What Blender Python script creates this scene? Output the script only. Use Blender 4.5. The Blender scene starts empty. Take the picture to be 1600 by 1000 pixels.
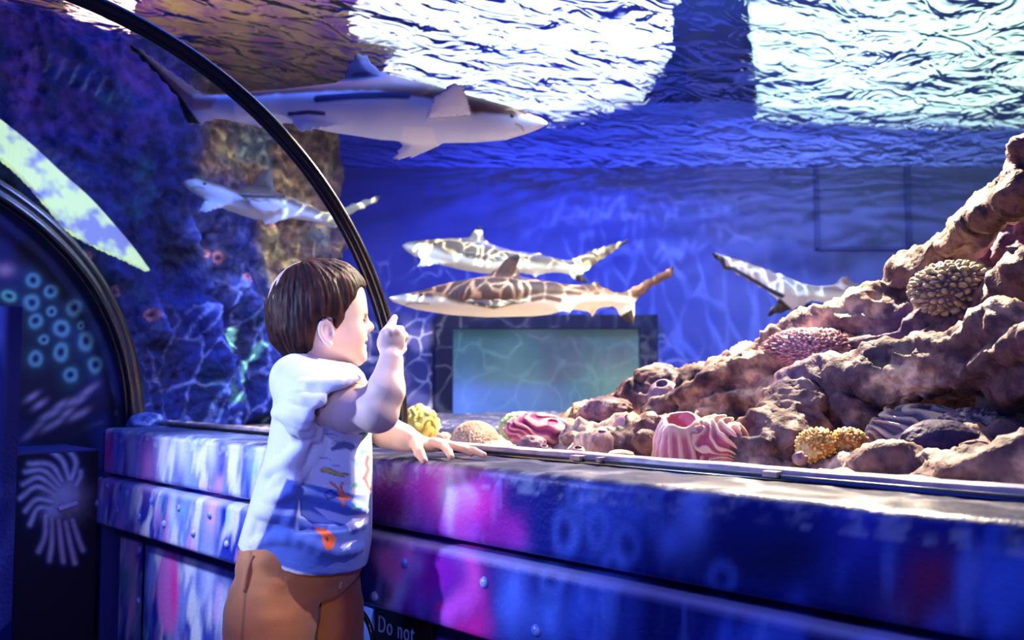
import bpy, math, random
import numpy as np
from mathutils import Vector, Matrix

# ------------------------------------------------------------------ camera
S2 = math.sqrt(0.5)
FPX = 1400.0
CAM_Z = 0.73
PITCH = math.atan(90 / 1400.0)
cd = bpy.data.cameras.new('camera')
cam = bpy.data.objects.new('camera', cd)
bpy.context.scene.collection.objects.link(cam)
cd.sensor_width = 36.0
cd.lens = FPX / 1600 * 36
cd.clip_start = 0.02
cam.location = (0, 0, CAM_Z)
cam.rotation_euler = (math.pi / 2 + PITCH, 0, -math.pi / 4)
cd.dof.use_dof = True
cd.dof.focus_distance = 1.42
cd.dof.aperture_fstop = 4.5
bpy.context.scene.camera = cam
SC = bpy.context.scene
COL = SC.collection
SC.view_settings.view_transform = 'Standard'
SC.view_settings.look = 'None'
SC.view_settings.gamma = 1
SC.view_settings.exposure = 0.35
SC.view_settings.use_curve_mapping = False
SC.cycles.use_denoising = True
SC.cycles.max_bounces = 8
SC.cycles.transparent_max_bounces = 16
SC.cycles.sample_clamp_indirect = 6
SC.cycles.caustics_reflective = False
SC.cycles.caustics_refractive = False

# ------------------------------------------------------------------ world
w = bpy.data.worlds.new('world')
SC.world = w
w.use_nodes = True
w.node_tree.nodes['Background'].inputs[0].default_value = (0.012, 0.02, 0.16, 1)
w.node_tree.nodes['Background'].inputs[1].default_value = 0.35


# ------------------------------------------------------------------ lights
def aim(o, target):
    d = Vector(target) - o.location
    o.rotation_euler = d.to_track_quat('-Z', 'Y').to_euler()


def area(name, loc, target, size, power, color, size_y=None, spread=None):
    l = bpy.data.lights.new(name, 'AREA')
    l.size = size
    if size_y:
        l.shape = 'RECTANGLE'
        l.size_y = size_y
    l.energy = power
    l.color = color
    if spread:
        l.spread = math.radians(spread)
    o = bpy.data.objects.new(name, l)
    COL.objects.link(o)
    o.location = loc
    aim(o, target)
    return o


def spot(name, loc, target, power, color, cone=60, blend=0.5, radius=0.03, ripple=0.0, scale=14, lo=0.35, stretch=(1, 1, 1), width=0.11):
    """ripple: the lamp's light broken into bright wavy lines, as by moving water"""
    l = bpy.data.lights.new(name, 'SPOT')
    l.energy = power
    l.color = color
    l.spot_size = math.radians(cone)
    l.spot_blend = blend
    l.shadow_soft_size = radius
    o = bpy.data.objects.new(name, l)
    COL.objects.link(o)
    o.location = loc
    aim(o, target)
    if ripple:
        l.use_nodes = True
        nt = l.node_tree
        em = nt.nodes['Emission']
        tc = nt.nodes.new('ShaderNodeTexCoord')
        nz = nt.nodes.new('ShaderNodeTexNoise')
        nz.inputs['Scale'].default_value = scale * 0.45
        nz.inputs['Detail'].default_value = 2
        mx = nt.nodes.new('ShaderNodeVectorMath'); mx.operation = 'MULTIPLY_ADD'
        mx.inputs[1].default_value = (0.12, 0.12, 0.12)
        vo = nt.nodes.new('ShaderNodeTexVoronoi')
        vo.feature = 'DISTANCE_TO_EDGE'
        vo.inputs['Scale'].default_value = scale
        mr = nt.nodes.new('ShaderNodeMapRange')
        mr.interpolation_type = 'SMOOTHSTEP'
        mr.inputs['From Min'].default_value = 0.0
        mr.inputs['From Max'].default_value = width
        mr.inputs['To Min'].default_value = lo + ripple
        mr.inputs['To Max'].default_value = lo
        L = nt.links
        sc_ = nt.nodes.new('ShaderNodeMapping'); sc_.inputs['Scale'].default_value = stretch
        L.new(tc.outputs['Normal'], sc_.inputs[0])
        L.new(sc_.outputs[0], nz.inputs['Vector'])
        L.new(nz.outputs['Color'], mx.inputs[0])
        L.new(sc_.outputs[0], mx.inputs[2])
        L.new(mx.outputs[0], vo.inputs['Vector'])
        L.new(vo.outputs['Distance'], mr.inputs['Value'])
        L.new(mr.outputs[0], em.inputs['Strength'])
    return o


# blue and white LED lamps of the walk-through tunnel, plus added unseen spots
area('tunnel_lamp_blue', (-0.1, 0.9, 1.21), (0.6, 1.2, 0.3), 0.5, 4.5, (0.03, 0.07, 1.0), 1.2)
spot('tunnel_lamp_white', (0.25, 1.75, 1.15), (0.98, 1.72, 0.45), 58, (0.60, 0.70, 1.0), 54, 0.9, 0.04)
spot('tunnel_lamp_back', (-0.28, 1.55, 1.02), (0.62, 1.22, 0.72), 75, (0.50, 0.62, 1.0), 34, 0.7, 0.03)
spot('tunnel_lamp_right', (0.0, -0.2, 1.15), (0.89, 0.7, 0.45), 17, (0.42, 0.48, 1.0), 74, 0.8, 0.05)
spot('added_child_fill', (0.08, 0.50, 0.70), (0.62, 1.2, 0.72), 11, (0.26, 0.27, 1.0), 32, 0.8, 0.06)  # added unseen blue fill for the child's shaded side
spot('added_shorts_spot', (0.05, 0.35, 0.35), (0.55, 1.2, 0.30), 7, (1.0, 0.55, 0.28), 34, 0.8, 0.03)  # added unseen warm spot for the child's shorts
# lamps over the open tank, some throwing ripple light, with added unseen ones among them
spot('tank_lamp_reef', (2.12, 1.18, 1.90), (1.6, 0.85, 0.6), 1700, (1.0, 0.72, 0.42), 92, 0.35, 0.01, ripple=1.4, scale=16, lo=0.6)
spot('tank_lamp_sand', (1.35, 0.75, 1.90), (1.22, 0.7, 0.6), 40, (1.0, 0.80, 0.64), 60, 0.8, 0.01, ripple=0.8, scale=16, lo=0.6)
spot('tank_lamp_sharks', (1.72, 1.42, 1.90), (2.02, 2.0, 1.0), 120, (1.0, 0.92, 0.66), 84, 0.5, 0.004, ripple=15.0, scale=19, lo=0.12, width=0.055)
spot('tank_lamp_wall', (2.35, 1.75, 1.90), (3.5, 2.6, 0.75), 160, (0.55, 0.68, 1.0), 75, 0.9, 0.01, ripple=2.0, scale=17, lo=0.35, stretch=(1.0, 0.45, 1.0))
spot('added_child_spot', (1.50, 0.38, 1.90), (0.66, 1.12, 0.84), 260, (1.0, 0.80, 0.80), 26, 0.5, 0.03)  # added unseen spot lighting the child from the tank side
spot('tank_lamp_blue', (2.5, 2.3, 1.90), (3.0, 2.8, 0.4), 150, (0.10, 0.15, 1.0), 150, 0.6, 0.02)
spot('added_far_wall_spot', (3.0, 1.2, 1.90), (4.4, 2.0, 1.0), 120, (0.42, 0.50, 1.0), 110, 0.9, 0.01)  # unseen spot added to brighten the right part of the back wall
spot('added_far_shark_spot', (2.25, 1.30, 1.90), (2.55, 1.70, 0.98), 110, (0.92, 0.95, 1.0), 62, 0.6, 0.005, ripple=4.0, scale=20, lo=0.5, width=0.08)  # unseen spot added for the shark at the right
area('added_shark_fill', (1.75, 1.3, 1.70), (2.05, 2.15, 0.95), 0.3, 4, (0.80, 0.88, 1.0), spread=80)  # unseen fill added for the sharks in the middle
area('added_cliff_light', (1.35, 1.75, 1.72), (1.2, 2.8, 0.9), 0.3, 9, (0.22, 0.34, 1.0), spread=140)  # unseen blue light added to brighten the rock wall
spot('added_brown_rock_spot', (1.75, 1.95, 1.90), (1.70, 3.0, 1.30), 170, (1.0, 0.85, 0.55), 50, 0.8, 0.01, ripple=2.0, scale=18, lo=0.5)  # unseen warm spot added for the brown part of the rock wall
area('added_ceiling_light', (2.2, 1.7, 2.15), (2.6, 2.1, 3.5), 1.0, 120, (0.20, 0.32, 1.0))  # unseen upward light added to brighten the ceiling between the panels
area('added_board_light', (0.6, 2.6, 1.86), (0.6, 2.6, 2.4), 1.6, 90, (1.0, 0.72, 0.66))  # unseen upward light added to brighten the board above

# ------------------------------------------------------------------ geometry of the view
F = np.array([S2, S2, 0.0]); R = np.array([S2, -S2, 0.0]); U = np.array([0, 0, 1.0])
cp, sp_ = math.cos(PITCH), math.sin(PITCH)
FC = F * cp + U * sp_
UC = -F * sp_ + U * cp
C0 = np.array([0, 0, CAM_Z])


def ray(px, py):
    return FC + R * (px - 800) / FPX + UC * (500 - py) / FPX


def at(px, py, d):
    """world point d metres ahead (measured level)"""
    r = ray(px, py)
    return C0 + r * (d / (r @ F))


def onx(px, py, x):
    r = ray(px, py); return C0 + r * (x / r[0])


def ony(px, py, y):
    r = ray(px, py); return C0 + r * (y / r[1])


def onz(px, py, z):
    r = ray(px, py); return C0 + r * ((z - CAM_Z) / r[2])


def loc3(px, py, d):
    """the same point in the frame (right, ahead, up) turned 45 degrees"""
    p = at(px, py, d)
    return np.array([p @ R, p @ F, p[2]])


def pix(V):
    """N world points -> picture coordinates, used to lay out painted patterns"""
    Q = V - C0
    z = Q @ FC
    return 800 + FPX * (Q @ R) / z, 500 - FPX * (Q @ UC) / z


# ------------------------------------------------------------------ numpy noise
def _h(ix, iy, iz, s=0):
    n = (ix.astype(np.int64) * 73856093) ^ (iy.astype(np.int64) * 19349663) ^ (iz.astype(np.int64) * 83492791) ^ (s * 2654435)
    n = (n ^ (n >> 13)) * 1274126177
    n = n & 0x7fffffff
    n = (n ^ (n >> 15)) * 2246822519 & 0x7fffffff
    return (n & 0xffff) / 65535.0


def noise(V, f=1.0, s=0):
    P = V * f
    i = np.floor(P); t = P - i
    t = t * t * (3 - 2 * t)
    i = i.astype(np.int64)
    r = 0
    for dx in (0, 1):
        wx = t[:, 0] if dx else 1 - t[:, 0]
        for dy in (0, 1):
            wy = t[:, 1] if dy else 1 - t[:, 1]
            for dz in (0, 1):
                wz = t[:, 2] if dz else 1 - t[:, 2]
                r = r + wx * wy * wz * _h(i[:, 0] + dx, i[:, 1] + dy, i[:, 2] + dz, s)
    return r * 2 - 1


def fbm(V, f=1.0, o=4, s=0, ridged=False):
    r = 0; a = 1.0; tot = 0
    for k in range(o):
        n = noise(V, f * 2 ** k, s + k * 17)
        if ridged:
            n = 1 - 2 * np.abs(n)
        r = r + a * n; tot += a; a *= 0.5
    return r / tot


def worley(V, f=1.0, s=0):
    P = V * f
    i = np.floor(P).astype(np.int64)
    best = np.full(len(V), 9.0); sec = np.full(len(V), 9.0)
    for dx in (-1, 0, 1):
        for dy in (-1, 0, 1):
            for dz in (-1, 0, 1):
                c = i + np.array([dx, dy, dz])
                q = np.stack([_h(c[:, 0], c[:, 1], c[:, 2], s + k) for k in (1, 2, 3)], 1) + c
                d = np.sqrt(((P - q) ** 2).sum(1))
                m = d < best
                sec = np.where(m, best, np.minimum(sec, d))
                best = np.where(m, d, best)
    return best, sec


def sstep(a, b, x):
    t = np.clip((x - a) / (b - a), 0, 1)
    return t * t * (3 - 2 * t)


# ------------------------------------------------------------------ mesh helpers
def link(name, me, parent=None):
    o = bpy.data.objects.new(name, me)
    COL.objects.link(o)
    if parent is not None:
        o.parent = parent
    return o


def tag(o, label=None, cat=None, group=None, kind=None):
    if label: o['label'] = label
    if cat: o['category'] = cat
    if group: o['group'] = group
    if kind: o['kind'] = kind
    return o


def empty(name, loc, label=None, cat=None, group=None, rz=0.0):
    o = bpy.data.objects.new(name, None)
    COL.objects.link(o)
    o.location = loc
    o.rotation_euler = (0, 0, rz)
    o.empty_display_size = 0.05
    tag(o, label, cat, group)
    return o


def mesh_np(name, V, Fc, mat=None, parent=None, col=None, smooth=True, matidx=None):
    """V: N x 3 in WORLD space (made local to the parent), Fc: M x 4 or M x 3 indices or list of lists"""
    me = bpy.data.meshes.new(name)
    V = np.asarray(V, float)
    if parent is not None:
        M = Matrix.LocRotScale(parent.location, parent.rotation_euler, None)
        if parent.parent is not None:
            M = Matrix.LocRotScale(parent.parent.location, parent.parent.rotation_euler, None) @ M
        Mi = np.array(M.inverted())
        V = V @ Mi[:3, :3].T + Mi[:3, 3]
        off = np.zeros(3)
    else:
        off = np.array([V[:, 0].mean(), V[:, 1].mean(), V[:, 2].min()])
        V = V - off
    if isinstance(Fc, list):
        me.from_pydata([tuple(v) for v in V], [], Fc)
    else:
        Fc = np.asarray(Fc, np.int32)
        n, k = Fc.shape
        me.vertices.add(len(V)); me.vertices.foreach_set('co', V.astype(np.float32).ravel())
        me.loops.add(n * k); me.loops.foreach_set('vertex_index', Fc.ravel())
        me.polygons.add(n)
        me.polygons.foreach_set('loop_start', np.arange(0, n * k, k, dtype=np.int32))
    if smooth:
        me.polygons.foreach_set('use_smooth', np.ones(len(me.polygons), bool))
    me.update(calc_edges=True)
    me.validate()
    if col is not None:
        a = me.color_attributes.new('Col', 'FLOAT_COLOR', 'POINT')
        c = np.ones((len(V), 4), np.float32); c[:, :3] = col
        a.data.foreach_set('color', c.ravel())
    if mat is not None:
        me.materials.append(mat)
    o = link(name, me, parent)
    if parent is None:
        o.location = off
    return o


def cat(*parts):
    """join several (V, F) lists; faces are lists"""
    V = []; Fc = []; n = 0
    for v, f in parts:
        V.append(np.asarray(v, float)); Fc += [[i + n for i in q] for q in f]; n += len(v)
    return np.concatenate(V), Fc


def box(lo, hi, rz=0.0, c=None):
    x0, y0, z0 = lo; x1, y1, z1 = hi
    v = np.array([[x, y, z] for x in (x0, x1) for y in (y0, y1) for z in (z0, z1)], float)
    f = [[0, 1, 3, 2], [4, 6, 7, 5], [0, 4, 5, 1], [2, 3, 7, 6], [0, 2, 6, 4], [1, 5, 7, 3]]
    return v, f


def bevel(o, w=0.004, seg=2):
    m = o.modifiers.new('bevel', 'BEVEL'); m.width = w; m.segments = seg; m.limit_method = 'ANGLE'
    return o


def tube(pts, r, n=12, closed=False, up=(0, 0, 1)):
    """round tube through points; r number or list; ends capped"""
    P = np.asarray(pts, float); m = len(P)
    rr = np.full(m, r) if np.isscalar(r) else np.asarray(r, float)
    T = np.gradient(P, axis=0); T /= np.linalg.norm(T, axis=1)[:, None] + 1e-12
    ref = np.array(up, float)
    V = []; Fc = []
    prev = None
    for i in range(m):
        t = T[i]
        if prev is None:
            a = np.cross(t, ref)
            if np.linalg.norm(a) < 1e-3: a = np.cross(t, [1, 0, 0])
        else:
            a = prev - t * (prev @ t)
        a /= np.linalg.norm(a); prev = a
        b = np.cross(t, a)
        for k in range(n):
            th = 2 * math.pi * k / n
            V.append(P[i] + rr[i] * (a * math.cos(th) + b * math.sin(th)))
    for i in range(m - 1):
        for k in range(n):
            k2 = (k + 1) % n
            Fc.append([i * n + k, i * n + k2, (i + 1) * n + k2, (i + 1) * n + k])
    Fc.append(list(range(n))[::-1]); Fc.append([(m - 1) * n + k for k in range(n)])
    return np.array(V), Fc


def spline(pts, n=8):
    """Catmull-Rom through points"""
    P = np.asarray(pts, float)
    Q = np.vstack([2 * P[0] - P[1], P, 2 * P[-1] - P[-2]])
    out = []
    for i in range(1, len(Q) - 2):
        for t in np.linspace(0, 1, n, endpoint=False):
            a, b, c, d = Q[i - 1], Q[i], Q[i + 1], Q[i + 2]
            out.append(0.5 * ((2 * b) + (-a + c) * t + (2 * a - 5 * b + 4 * c - d) * t * t + (-a + 3 * b - 3 * c + d) * t ** 3))
    out.append(P[-1])
    return np.array(out)


def grid(fn, nu, nv):
    """fn(u, v) arrays in 0..1 -> N x 3"""
    u, v = np.meshgrid(np.linspace(0, 1, nu), np.linspace(0, 1, nv), indexing='ij')
    V = fn(u.ravel(), v.ravel())
    i, j = np.meshgrid(np.arange(nu - 1), np.arange(nv - 1), indexing='ij')
    a = (i * nv + j).ravel()
    return V, np.stack([a, a + nv, a + nv + 1, a + 1], 1)


def ico(sub=4):
    import bmesh
    bm = bmesh.new()
    bmesh.ops.create_icosphere(bm, subdivisions=sub, radius=1.0)
    V = np.array([v.co[:] for v in bm.verts]); Fc = np.array([[v.index for v in f.verts] for f in bm.faces])
    bm.free()
    return V, Fc


# ------------------------------------------------------------------ distance-field modelling
class Fld:
    def __init__(self, lo, hi, h):
        self.lo = np.array(lo, float); self.h = h
        self.n = np.ceil((np.array(hi) - self.lo) / h).astype(int) + 1
        self.phi = np.full(self.n, 0.5, np.float32)
        self.ax = [self.lo[k] + h * np.arange(self.n[k]) for k in range(3)]

    def sub(self, lo, hi):
        s = []
        for k in range(3):
            a = max(0, int((lo[k] - self.lo[k]) / self.h)); b = min(self.n[k], int((hi[k] - self.lo[k]) / self.h) + 2)
            if b <= a: return None, None
            s.append(slice(a, b))
        g = np.meshgrid(*[self.ax[k][s[k]] for k in range(3)], indexing='ij')
        return tuple(s), g

    def put(self, fn, lo, hi, k=0.0, op='add'):
        m = max(k * 1.2, 0.0) + 3 * self.h
        s, g = self.sub(np.array(lo) - m, np.array(hi) + m)
        if s is None: return
        d = fn(*g).astype(np.float32); p = self.phi[s]
        if op == 'add':
            if k > 0:
                hh = np.clip(0.5 + 0.5 * (d - p) / k, 0, 1)
                self.phi[s] = d * (1 - hh) + p * hh - k * hh * (1 - hh)
            else:
                self.phi[s] = np.minimum(p, d)
        elif op == 'cut':
            if k > 0:
                hh = np.clip(0.5 - 0.5 * (p + d) / k, 0, 1)
                self.phi[s] = p * (1 - hh) - d * hh + k * hh * (1 - hh)
            else:
                self.phi[s] = np.maximum(p, -d)

    def cone(self, a, b, ra, rb, k=0.0, op='add'):
        a = np.array(a, float); b = np.array(b, float)
        ba = b - a; l2 = ba @ ba + 1e-12
        def fn(x, y, z):
            px, py, pz = x - a[0], y - a[1], z - a[2]
            t = np.clip((px * ba[0] + py * ba[1] + pz * ba[2]) / l2, 0, 1)
            return np.sqrt((px - ba[0] * t) ** 2 + (py - ba[1] * t) ** 2 + (pz - ba[2] * t) ** 2) - (ra + (rb - ra) * t)
        r = max(ra, rb)
        self.put(fn, np.minimum(a, b) - r, np.maximum(a, b) + r, k, op)

    def chain(self, pts, rs, k=0.0, op='add'):
        for i in range(len(pts) - 1):
            self.cone(pts[i], pts[i + 1], rs[i], rs[i + 1], k, op)

    def ell(self, c, r, M=None, k=0.0, op='add'):
        """M rows: the ellipsoid's own axes"""
        c = np.array(c, float); r = np.array(r, float)
        M = np.eye(3) if M is None else np.array(M)
        def fn(x, y, z):
            p = (x - c[0], y - c[1], z - c[2])
            q = [(p[0] * M[i][0] + p[1] * M[i][1] + p[2] * M[i][2]) for i in range(3)]
            k0 = np.sqrt((q[0] / r[0]) ** 2 + (q[1] / r[1]) ** 2 + (q[2] / r[2]) ** 2)
            k1 = np.sqrt((q[0] / r[0] ** 2) ** 2 + (q[1] / r[1] ** 2) ** 2 + (q[2] / r[2] ** 2) ** 2)
            return k0 * (k0 - 1) / (k1 + 1e-9)
        m = np.abs(M.T) @ r
        self.put(fn, c - m, c + m, k, op)

    def mesh(self):
        phi = self.phi
        s = phi < 0
        n = np.array(phi.shape) - 1
        c = np.zeros(n, np.int8)
        for dx in (0, 1):
            for dy in (0, 1):
                for dz in (0, 1):
                    c += s[dx:dx + n[0], dy:dy + n[1], dz:dz + n[2]]
        act = (c > 0) & (c < 8)
        I = np.argwhere(act)
        idx = np.full(n, -1, np.int64); idx[act] = np.arange(len(I))
        acc = np.zeros((len(I), 3)); cnt = np.zeros(len(I))
        cor = [(dx, dy, dz) for dx in (0, 1) for dy in (0, 1) for dz in (0, 1)]
        val = {q: phi[I[:, 0] + q[0], I[:, 1] + q[1], I[:, 2] + q[2]].astype(float) for q in cor}
        for q in cor:
            for ax in range(3):
                if q[ax] == 0:
                    q2 = list(q); q2[ax] = 1; q2 = tuple(q2)
                    a, b = val[q], val[q2]
                    m = (a < 0) != (b < 0)
                    t = np.where(m, a / np.where(m, a - b, 1), 0)
                    p = np.tile(np.array(q, float), (len(I), 1)); p[:, ax] += t
                    acc += p * m[:, None]; cnt += m
        V = self.lo + (I + acc / cnt[:, None]) * self.h
        Q = []
        for ax in range(3):
            b1, b2 = (ax + 1) % 3, (ax + 2) % 3
            sl0 = [slice(1, -1)] * 3; sl1 = [slice(1, -1)] * 3
            sl0[ax] = slice(0, -1); sl1[ax] = slice(1, None)
            a = s[tuple(sl0)]; b = s[tuple(sl1)]
            E = np.argwhere(a != b)
            if not len(E): continue
            inside = a[E[:, 0], E[:, 1], E[:, 2]]
            base = E.copy(); base[:, b1] += 1; base[:, b2] += 1
            def cell(d1, d2):
                t = base.copy(); t[:, b1] -= d1; t[:, b2] -= d2
                return idx[t[:, 0], t[:, 1], t[:, 2]]
            q = np.stack([cell(1, 1), cell(0, 1), cell(0, 0), cell(1, 0)], 1)
            q[~inside] = q[~inside][:, ::-1]
            Q.append(q)
        Q = np.concatenate(Q)
        Q = Q[(Q >= 0).all(1)]
        return V, Q


def normals(V, Q):
    n = np.cross(V[Q[:, 2]] - V[Q[:, 0]], V[Q[:, 3 % Q.shape[1]]] - V[Q[:, 1]])
    N = np.zeros_like(V)
    for k in range(Q.shape[1]):
        np.add.at(N, Q[:, k], n)
    return N / (np.linalg.norm(N, axis=1)[:, None] + 1e-12)


def relax(V, Q, it=2, f=0.5):
    k = Q.shape[1]
    for _ in range(it):
        acc = np.zeros_like(V); cnt = np.zeros(len(V))
        for i in range(k):
            for j in (i + 1, i - 1):
                np.add.at(acc, Q[:, i], V[Q[:, j % k]]); np.add.at(cnt, Q[:, i], 1)
        V = V + f * (acc / np.maximum(cnt, 1)[:, None] - V)
    return V


def sd_poly(x, y, P):
    """signed distance to a 2-D polygon, negative inside"""
    P = np.asarray(P, float)
    d = np.full(np.shape(x), 1e9); s = np.ones(np.shape(x))
    n = len(P); j = n - 1
    for i in range(n):
        e = P[j] - P[i]; wx = x - P[i, 0]; wy = y - P[i, 1]
        t = np.clip((wx * e[0] + wy * e[1]) / (e @ e + 1e-12), 0, 1)
        d = np.minimum(d, (wx - e[0] * t) ** 2 + (wy - e[1] * t) ** 2)
        c1 = y >= P[i, 1]; c2 = y < P[j, 1]; c3 = e[0] * wy > e[1] * wx
        s = np.where((c1 & c2 & c3) | (~c1 & ~c2 & ~c3), -s, s)
        j = i
    return s * np.sqrt(d)


def sd_line(x, y, P):
    P = np.asarray(P, float); d = np.full(np.shape(x), 1e9)
    for i in range(len(P) - 1):
        e = P[i + 1] - P[i]; wx = x - P[i, 0]; wy = y - P[i, 1]
        t = np.clip((wx * e[0] + wy * e[1]) / (e @ e + 1e-12), 0, 1)
        d = np.minimum(d, (wx - e[0] * t) ** 2 + (wy - e[1] * t) ** 2)
    return np.sqrt(d)


def mix(c, m, col):
    """blend colours: c N x 3, m N weights"""
    return c * (1 - m[:, None]) + np.array(col) * m[:, None]


W3 = np.stack([R, F, U])      # local (right, ahead, up) -> world:  V @ W3


# ------------------------------------------------------------------ materials
def pmat(name, col=(0.5, 0.5, 0.5), rough=0.5, metal=0.0, vcol=False, var=None, var_scale=20, bump=0.0, bump_scale=60,
         spec=0.5, emit=None, emit_s=1.0, sss=0.0, stretch=(1, 1, 1), sheen=0.0, detail=6, coat=0.0, var_pos=(0.4, 0.62)):
    m = bpy.data.materials.new(name)
    m.use_nodes = True
    nt = m.node_tree; L = nt.links
    b = nt.nodes['Principled BSDF']
    b.inputs['Roughness'].default_value = rough
    b.inputs['Metallic'].default_value = metal
    b.inputs['Specular IOR Level'].default_value = spec
    b.inputs['Base Color'].default_value = (*col, 1)
    b.inputs['Sheen Weight'].default_value = sheen
    b.inputs['Coat Weight'].default_value = coat
    if sss:
        b.inputs['Subsurface Weight'].default_value = sss
        b.inputs['Subsurface Radius'].default_value = (0.012, 0.005, 0.003)
        b.inputs['Subsurface Scale'].default_value = 0.6
    tc = nt.nodes.new('ShaderNodeTexCoord')
    mp = nt.nodes.new('ShaderNodeMapping'); mp.inputs['Scale'].default_value = stretch
    L.new(tc.outputs['Object'], mp.inputs['Vector'])
    out = None
    if vcol:
        a = nt.nodes.new('ShaderNodeVertexColor'); a.layer_name = 'Col'
        out = a.outputs['Color']
    if var is not None:
        nz = nt.nodes.new('ShaderNodeTexNoise'); nz.inputs['Scale'].default_value = var_scale
        nz.inputs['Detail'].default_value = detail
        L.new(mp.outputs[0], nz.inputs['Vector'])
        mr = nt.nodes.new('ShaderNodeMapRange')
        mr.inputs['From Min'].default_value = var_pos[0]; mr.inputs['From Max'].default_value = var_pos[1]
        L.new(nz.outputs['Fac'], mr.inputs['Value'])
        mx = nt.nodes.new('ShaderNodeMix'); mx.data_type = 'RGBA'
        if vcol:
            mx.blend_type = 'MULTIPLY'; mx.inputs[7].default_value = (*var, 1)
            L.new(out, mx.inputs[6])
        else:
            mx.inputs[6].default_value = (*col, 1); mx.inputs[7].default_value = (*var, 1)
        L.new(mr.outputs[0], mx.inputs[0])
        out = mx.outputs[2]
    if out is not None:
        L.new(out, b.inputs['Base Color'])
    if bump:
        n2 = nt.nodes.new('ShaderNodeTexNoise'); n2.inputs['Scale'].default_value = bump_scale
        n2.inputs['Detail'].default_value = 5
        L.new(mp.outputs[0], n2.inputs['Vector'])
        bp = nt.nodes.new('ShaderNodeBump'); bp.inputs['Strength'].default_value = 1.0
        bp.inputs['Distance'].default_value = bump
        L.new(n2.outputs['Fac'], bp.inputs['Height'])
        L.new(bp.outputs[0], b.inputs['Normal'])
    if emit:
        b.inputs['Emission Color'].default_value = (*emit, 1)
        b.inputs['Emission Strength'].default_value = emit_s
    return m


def acrylic_mat():
    m = bpy.data.materials.new('clear_acrylic'); m.use_nodes = True
    nt = m.node_tree; nt.nodes.clear(); L = nt.links
    out = nt.nodes.new('ShaderNodeOutputMaterial')
    tr = nt.nodes.new('ShaderNodeBsdfTransparent'); tr.inputs[0].default_value = (0.95, 0.97, 1, 1)
    gl = nt.nodes.new('ShaderNodeBsdfGlossy'); gl.inputs['Roughness'].default_value = 0.0
    lw = nt.nodes.new('ShaderNodeLayerWeight'); lw.inputs['Blend'].default_value = 0.5
    pw = nt.nodes.new('ShaderNodeMath'); pw.operation = 'POWER'; pw.inputs[1].default_value = 5.0
    fr = nt.nodes.new('ShaderNodeMath'); fr.operation = 'MULTIPLY_ADD'; fr.inputs[1].default_value = 0.06; fr.inputs[2].default_value = 0.003
    L.new(lw.outputs['Facing'], pw.inputs[0]); L.new(pw.outputs[0], fr.inputs[0])
    mx = nt.nodes.new('ShaderNodeMixShader')
    L.new(fr.outputs[0], mx.inputs[0]); L.new(tr.outputs[0], mx.inputs[1]); L.new(gl.outputs[0], mx.inputs[2])
    L.new(mx.outputs[0], out.inputs[0])
    return m


M_ACR = acrylic_mat()
M_RUB = pmat('black_rubber_seal', (0.012, 0.010, 0.014), 0.22, spec=0.7, coat=0.3)
M_FLOOR = pmat('dark_floor', (0.01, 0.012, 0.03), 0.5, var=(0.02, 0.02, 0.05), bump=0.001)

# ================================================================== THE SETTING
AX, AZ, AR = 0.37, 0.60, 0.70           # tunnel arch: centre x, spring height, radius
Y_RIB, Y_END = 1.375, 2.607
WZ = 1.75                                # water level


def arch_sheet(y0, y1, r0, r1, a0=0.0, a1=math.pi, n=96):
    V = []; Fc = []
    for i in range(n + 1):
        a = a0 + (a1 - a0) * i / n
        for r, y in ((r0, y0), (r1, y0), (r1, y1), (r0, y1)):
            V.append([AX + r * math.cos(a), y, AZ + r * math.sin(a)])
    for i in range(n):
        for k in range(4):
            k2 = (k + 1) % 4
            Fc.append([i * 4 + k, i * 4 + k2, (i + 1) * 4 + k2, (i + 1) * 4 + k])
    Fc.append([0, 1, 2, 3][::-1]); Fc.append([n * 4 + k for k in range(4)])
    return np.array(V), Fc


for nm, y0, y1 in (('window_1', -0.9, Y_RIB), ('window_2', Y_RIB, Y_END)):
    V, Fc = arch_sheet(y0 + 0.001, y1 - 0.001, AR, AR + 0.004)
    tag(mesh_np(nm, V, Fc, M_ACR), 'clear curved acrylic sheet of the walk-through tunnel', kind='structure')

# black seam ribs: each a double moulding bent to the arch
for nm, yc, prof in (('trim_1', Y_RIB, ((-0.014, 0.0, 0.009), (0.012, 0.004, 0.008), (0.0, -0.004, 0.008))),
                     ('trim_2', Y_END, ((-0.03, -0.02, 0.012), (0.0, -0.004, 0.010), (0.02, 0.018, 0.016), (-0.012, -0.03, 0.006)))):
    parts = []
    for dy, dr, rad in prof:
        pts = [[AX + (AR + dr) * math.cos(a), yc + dy, AZ + (AR + dr) * math.sin(a)] for a in np.linspace(-0.02, math.pi + 0.02, 90)]
        parts.append(tube(pts, rad, 12, up=(0, 1, 0)))
    V, Fc = cat(*parts)
    tag(mesh_np(nm, V, Fc, M_RUB), 'black curved seam rib of the acrylic tunnel', kind='structure')

V, Fc = box((-1.2, -1.6, -0.05), (3.6, 3.2, 0.0))
tag(mesh_np('floor', V, Fc, M_FLOOR, smooth=False), kind='structure')
V, Fc = box((-0.45, -0.9, 0.0), (-0.33, Y_END, 0.6))
tag(mesh_np('wall_left', V, Fc, pmat('left_base_paint', (0.02, 0.05, 0.4), 0.4, var=(0.1, 0.2, 0.7)), smooth=False), kind='structure')

# ---------------------------------------------------------------- painted counter along the tank
M_PAINT = pmat('airbrushed_metal_paint', vcol=True, rough=0.36, spec=0.22, bump=0.0012, bump_scale=120)
M_TOP = pmat('worn_counter_top', vcol=True, rough=0.33, spec=0.6, bump=0.0015, bump_scale=90, var=(0.5, 0.5, 0.6), var_scale=30, stretch=(3, 1, 1))


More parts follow.
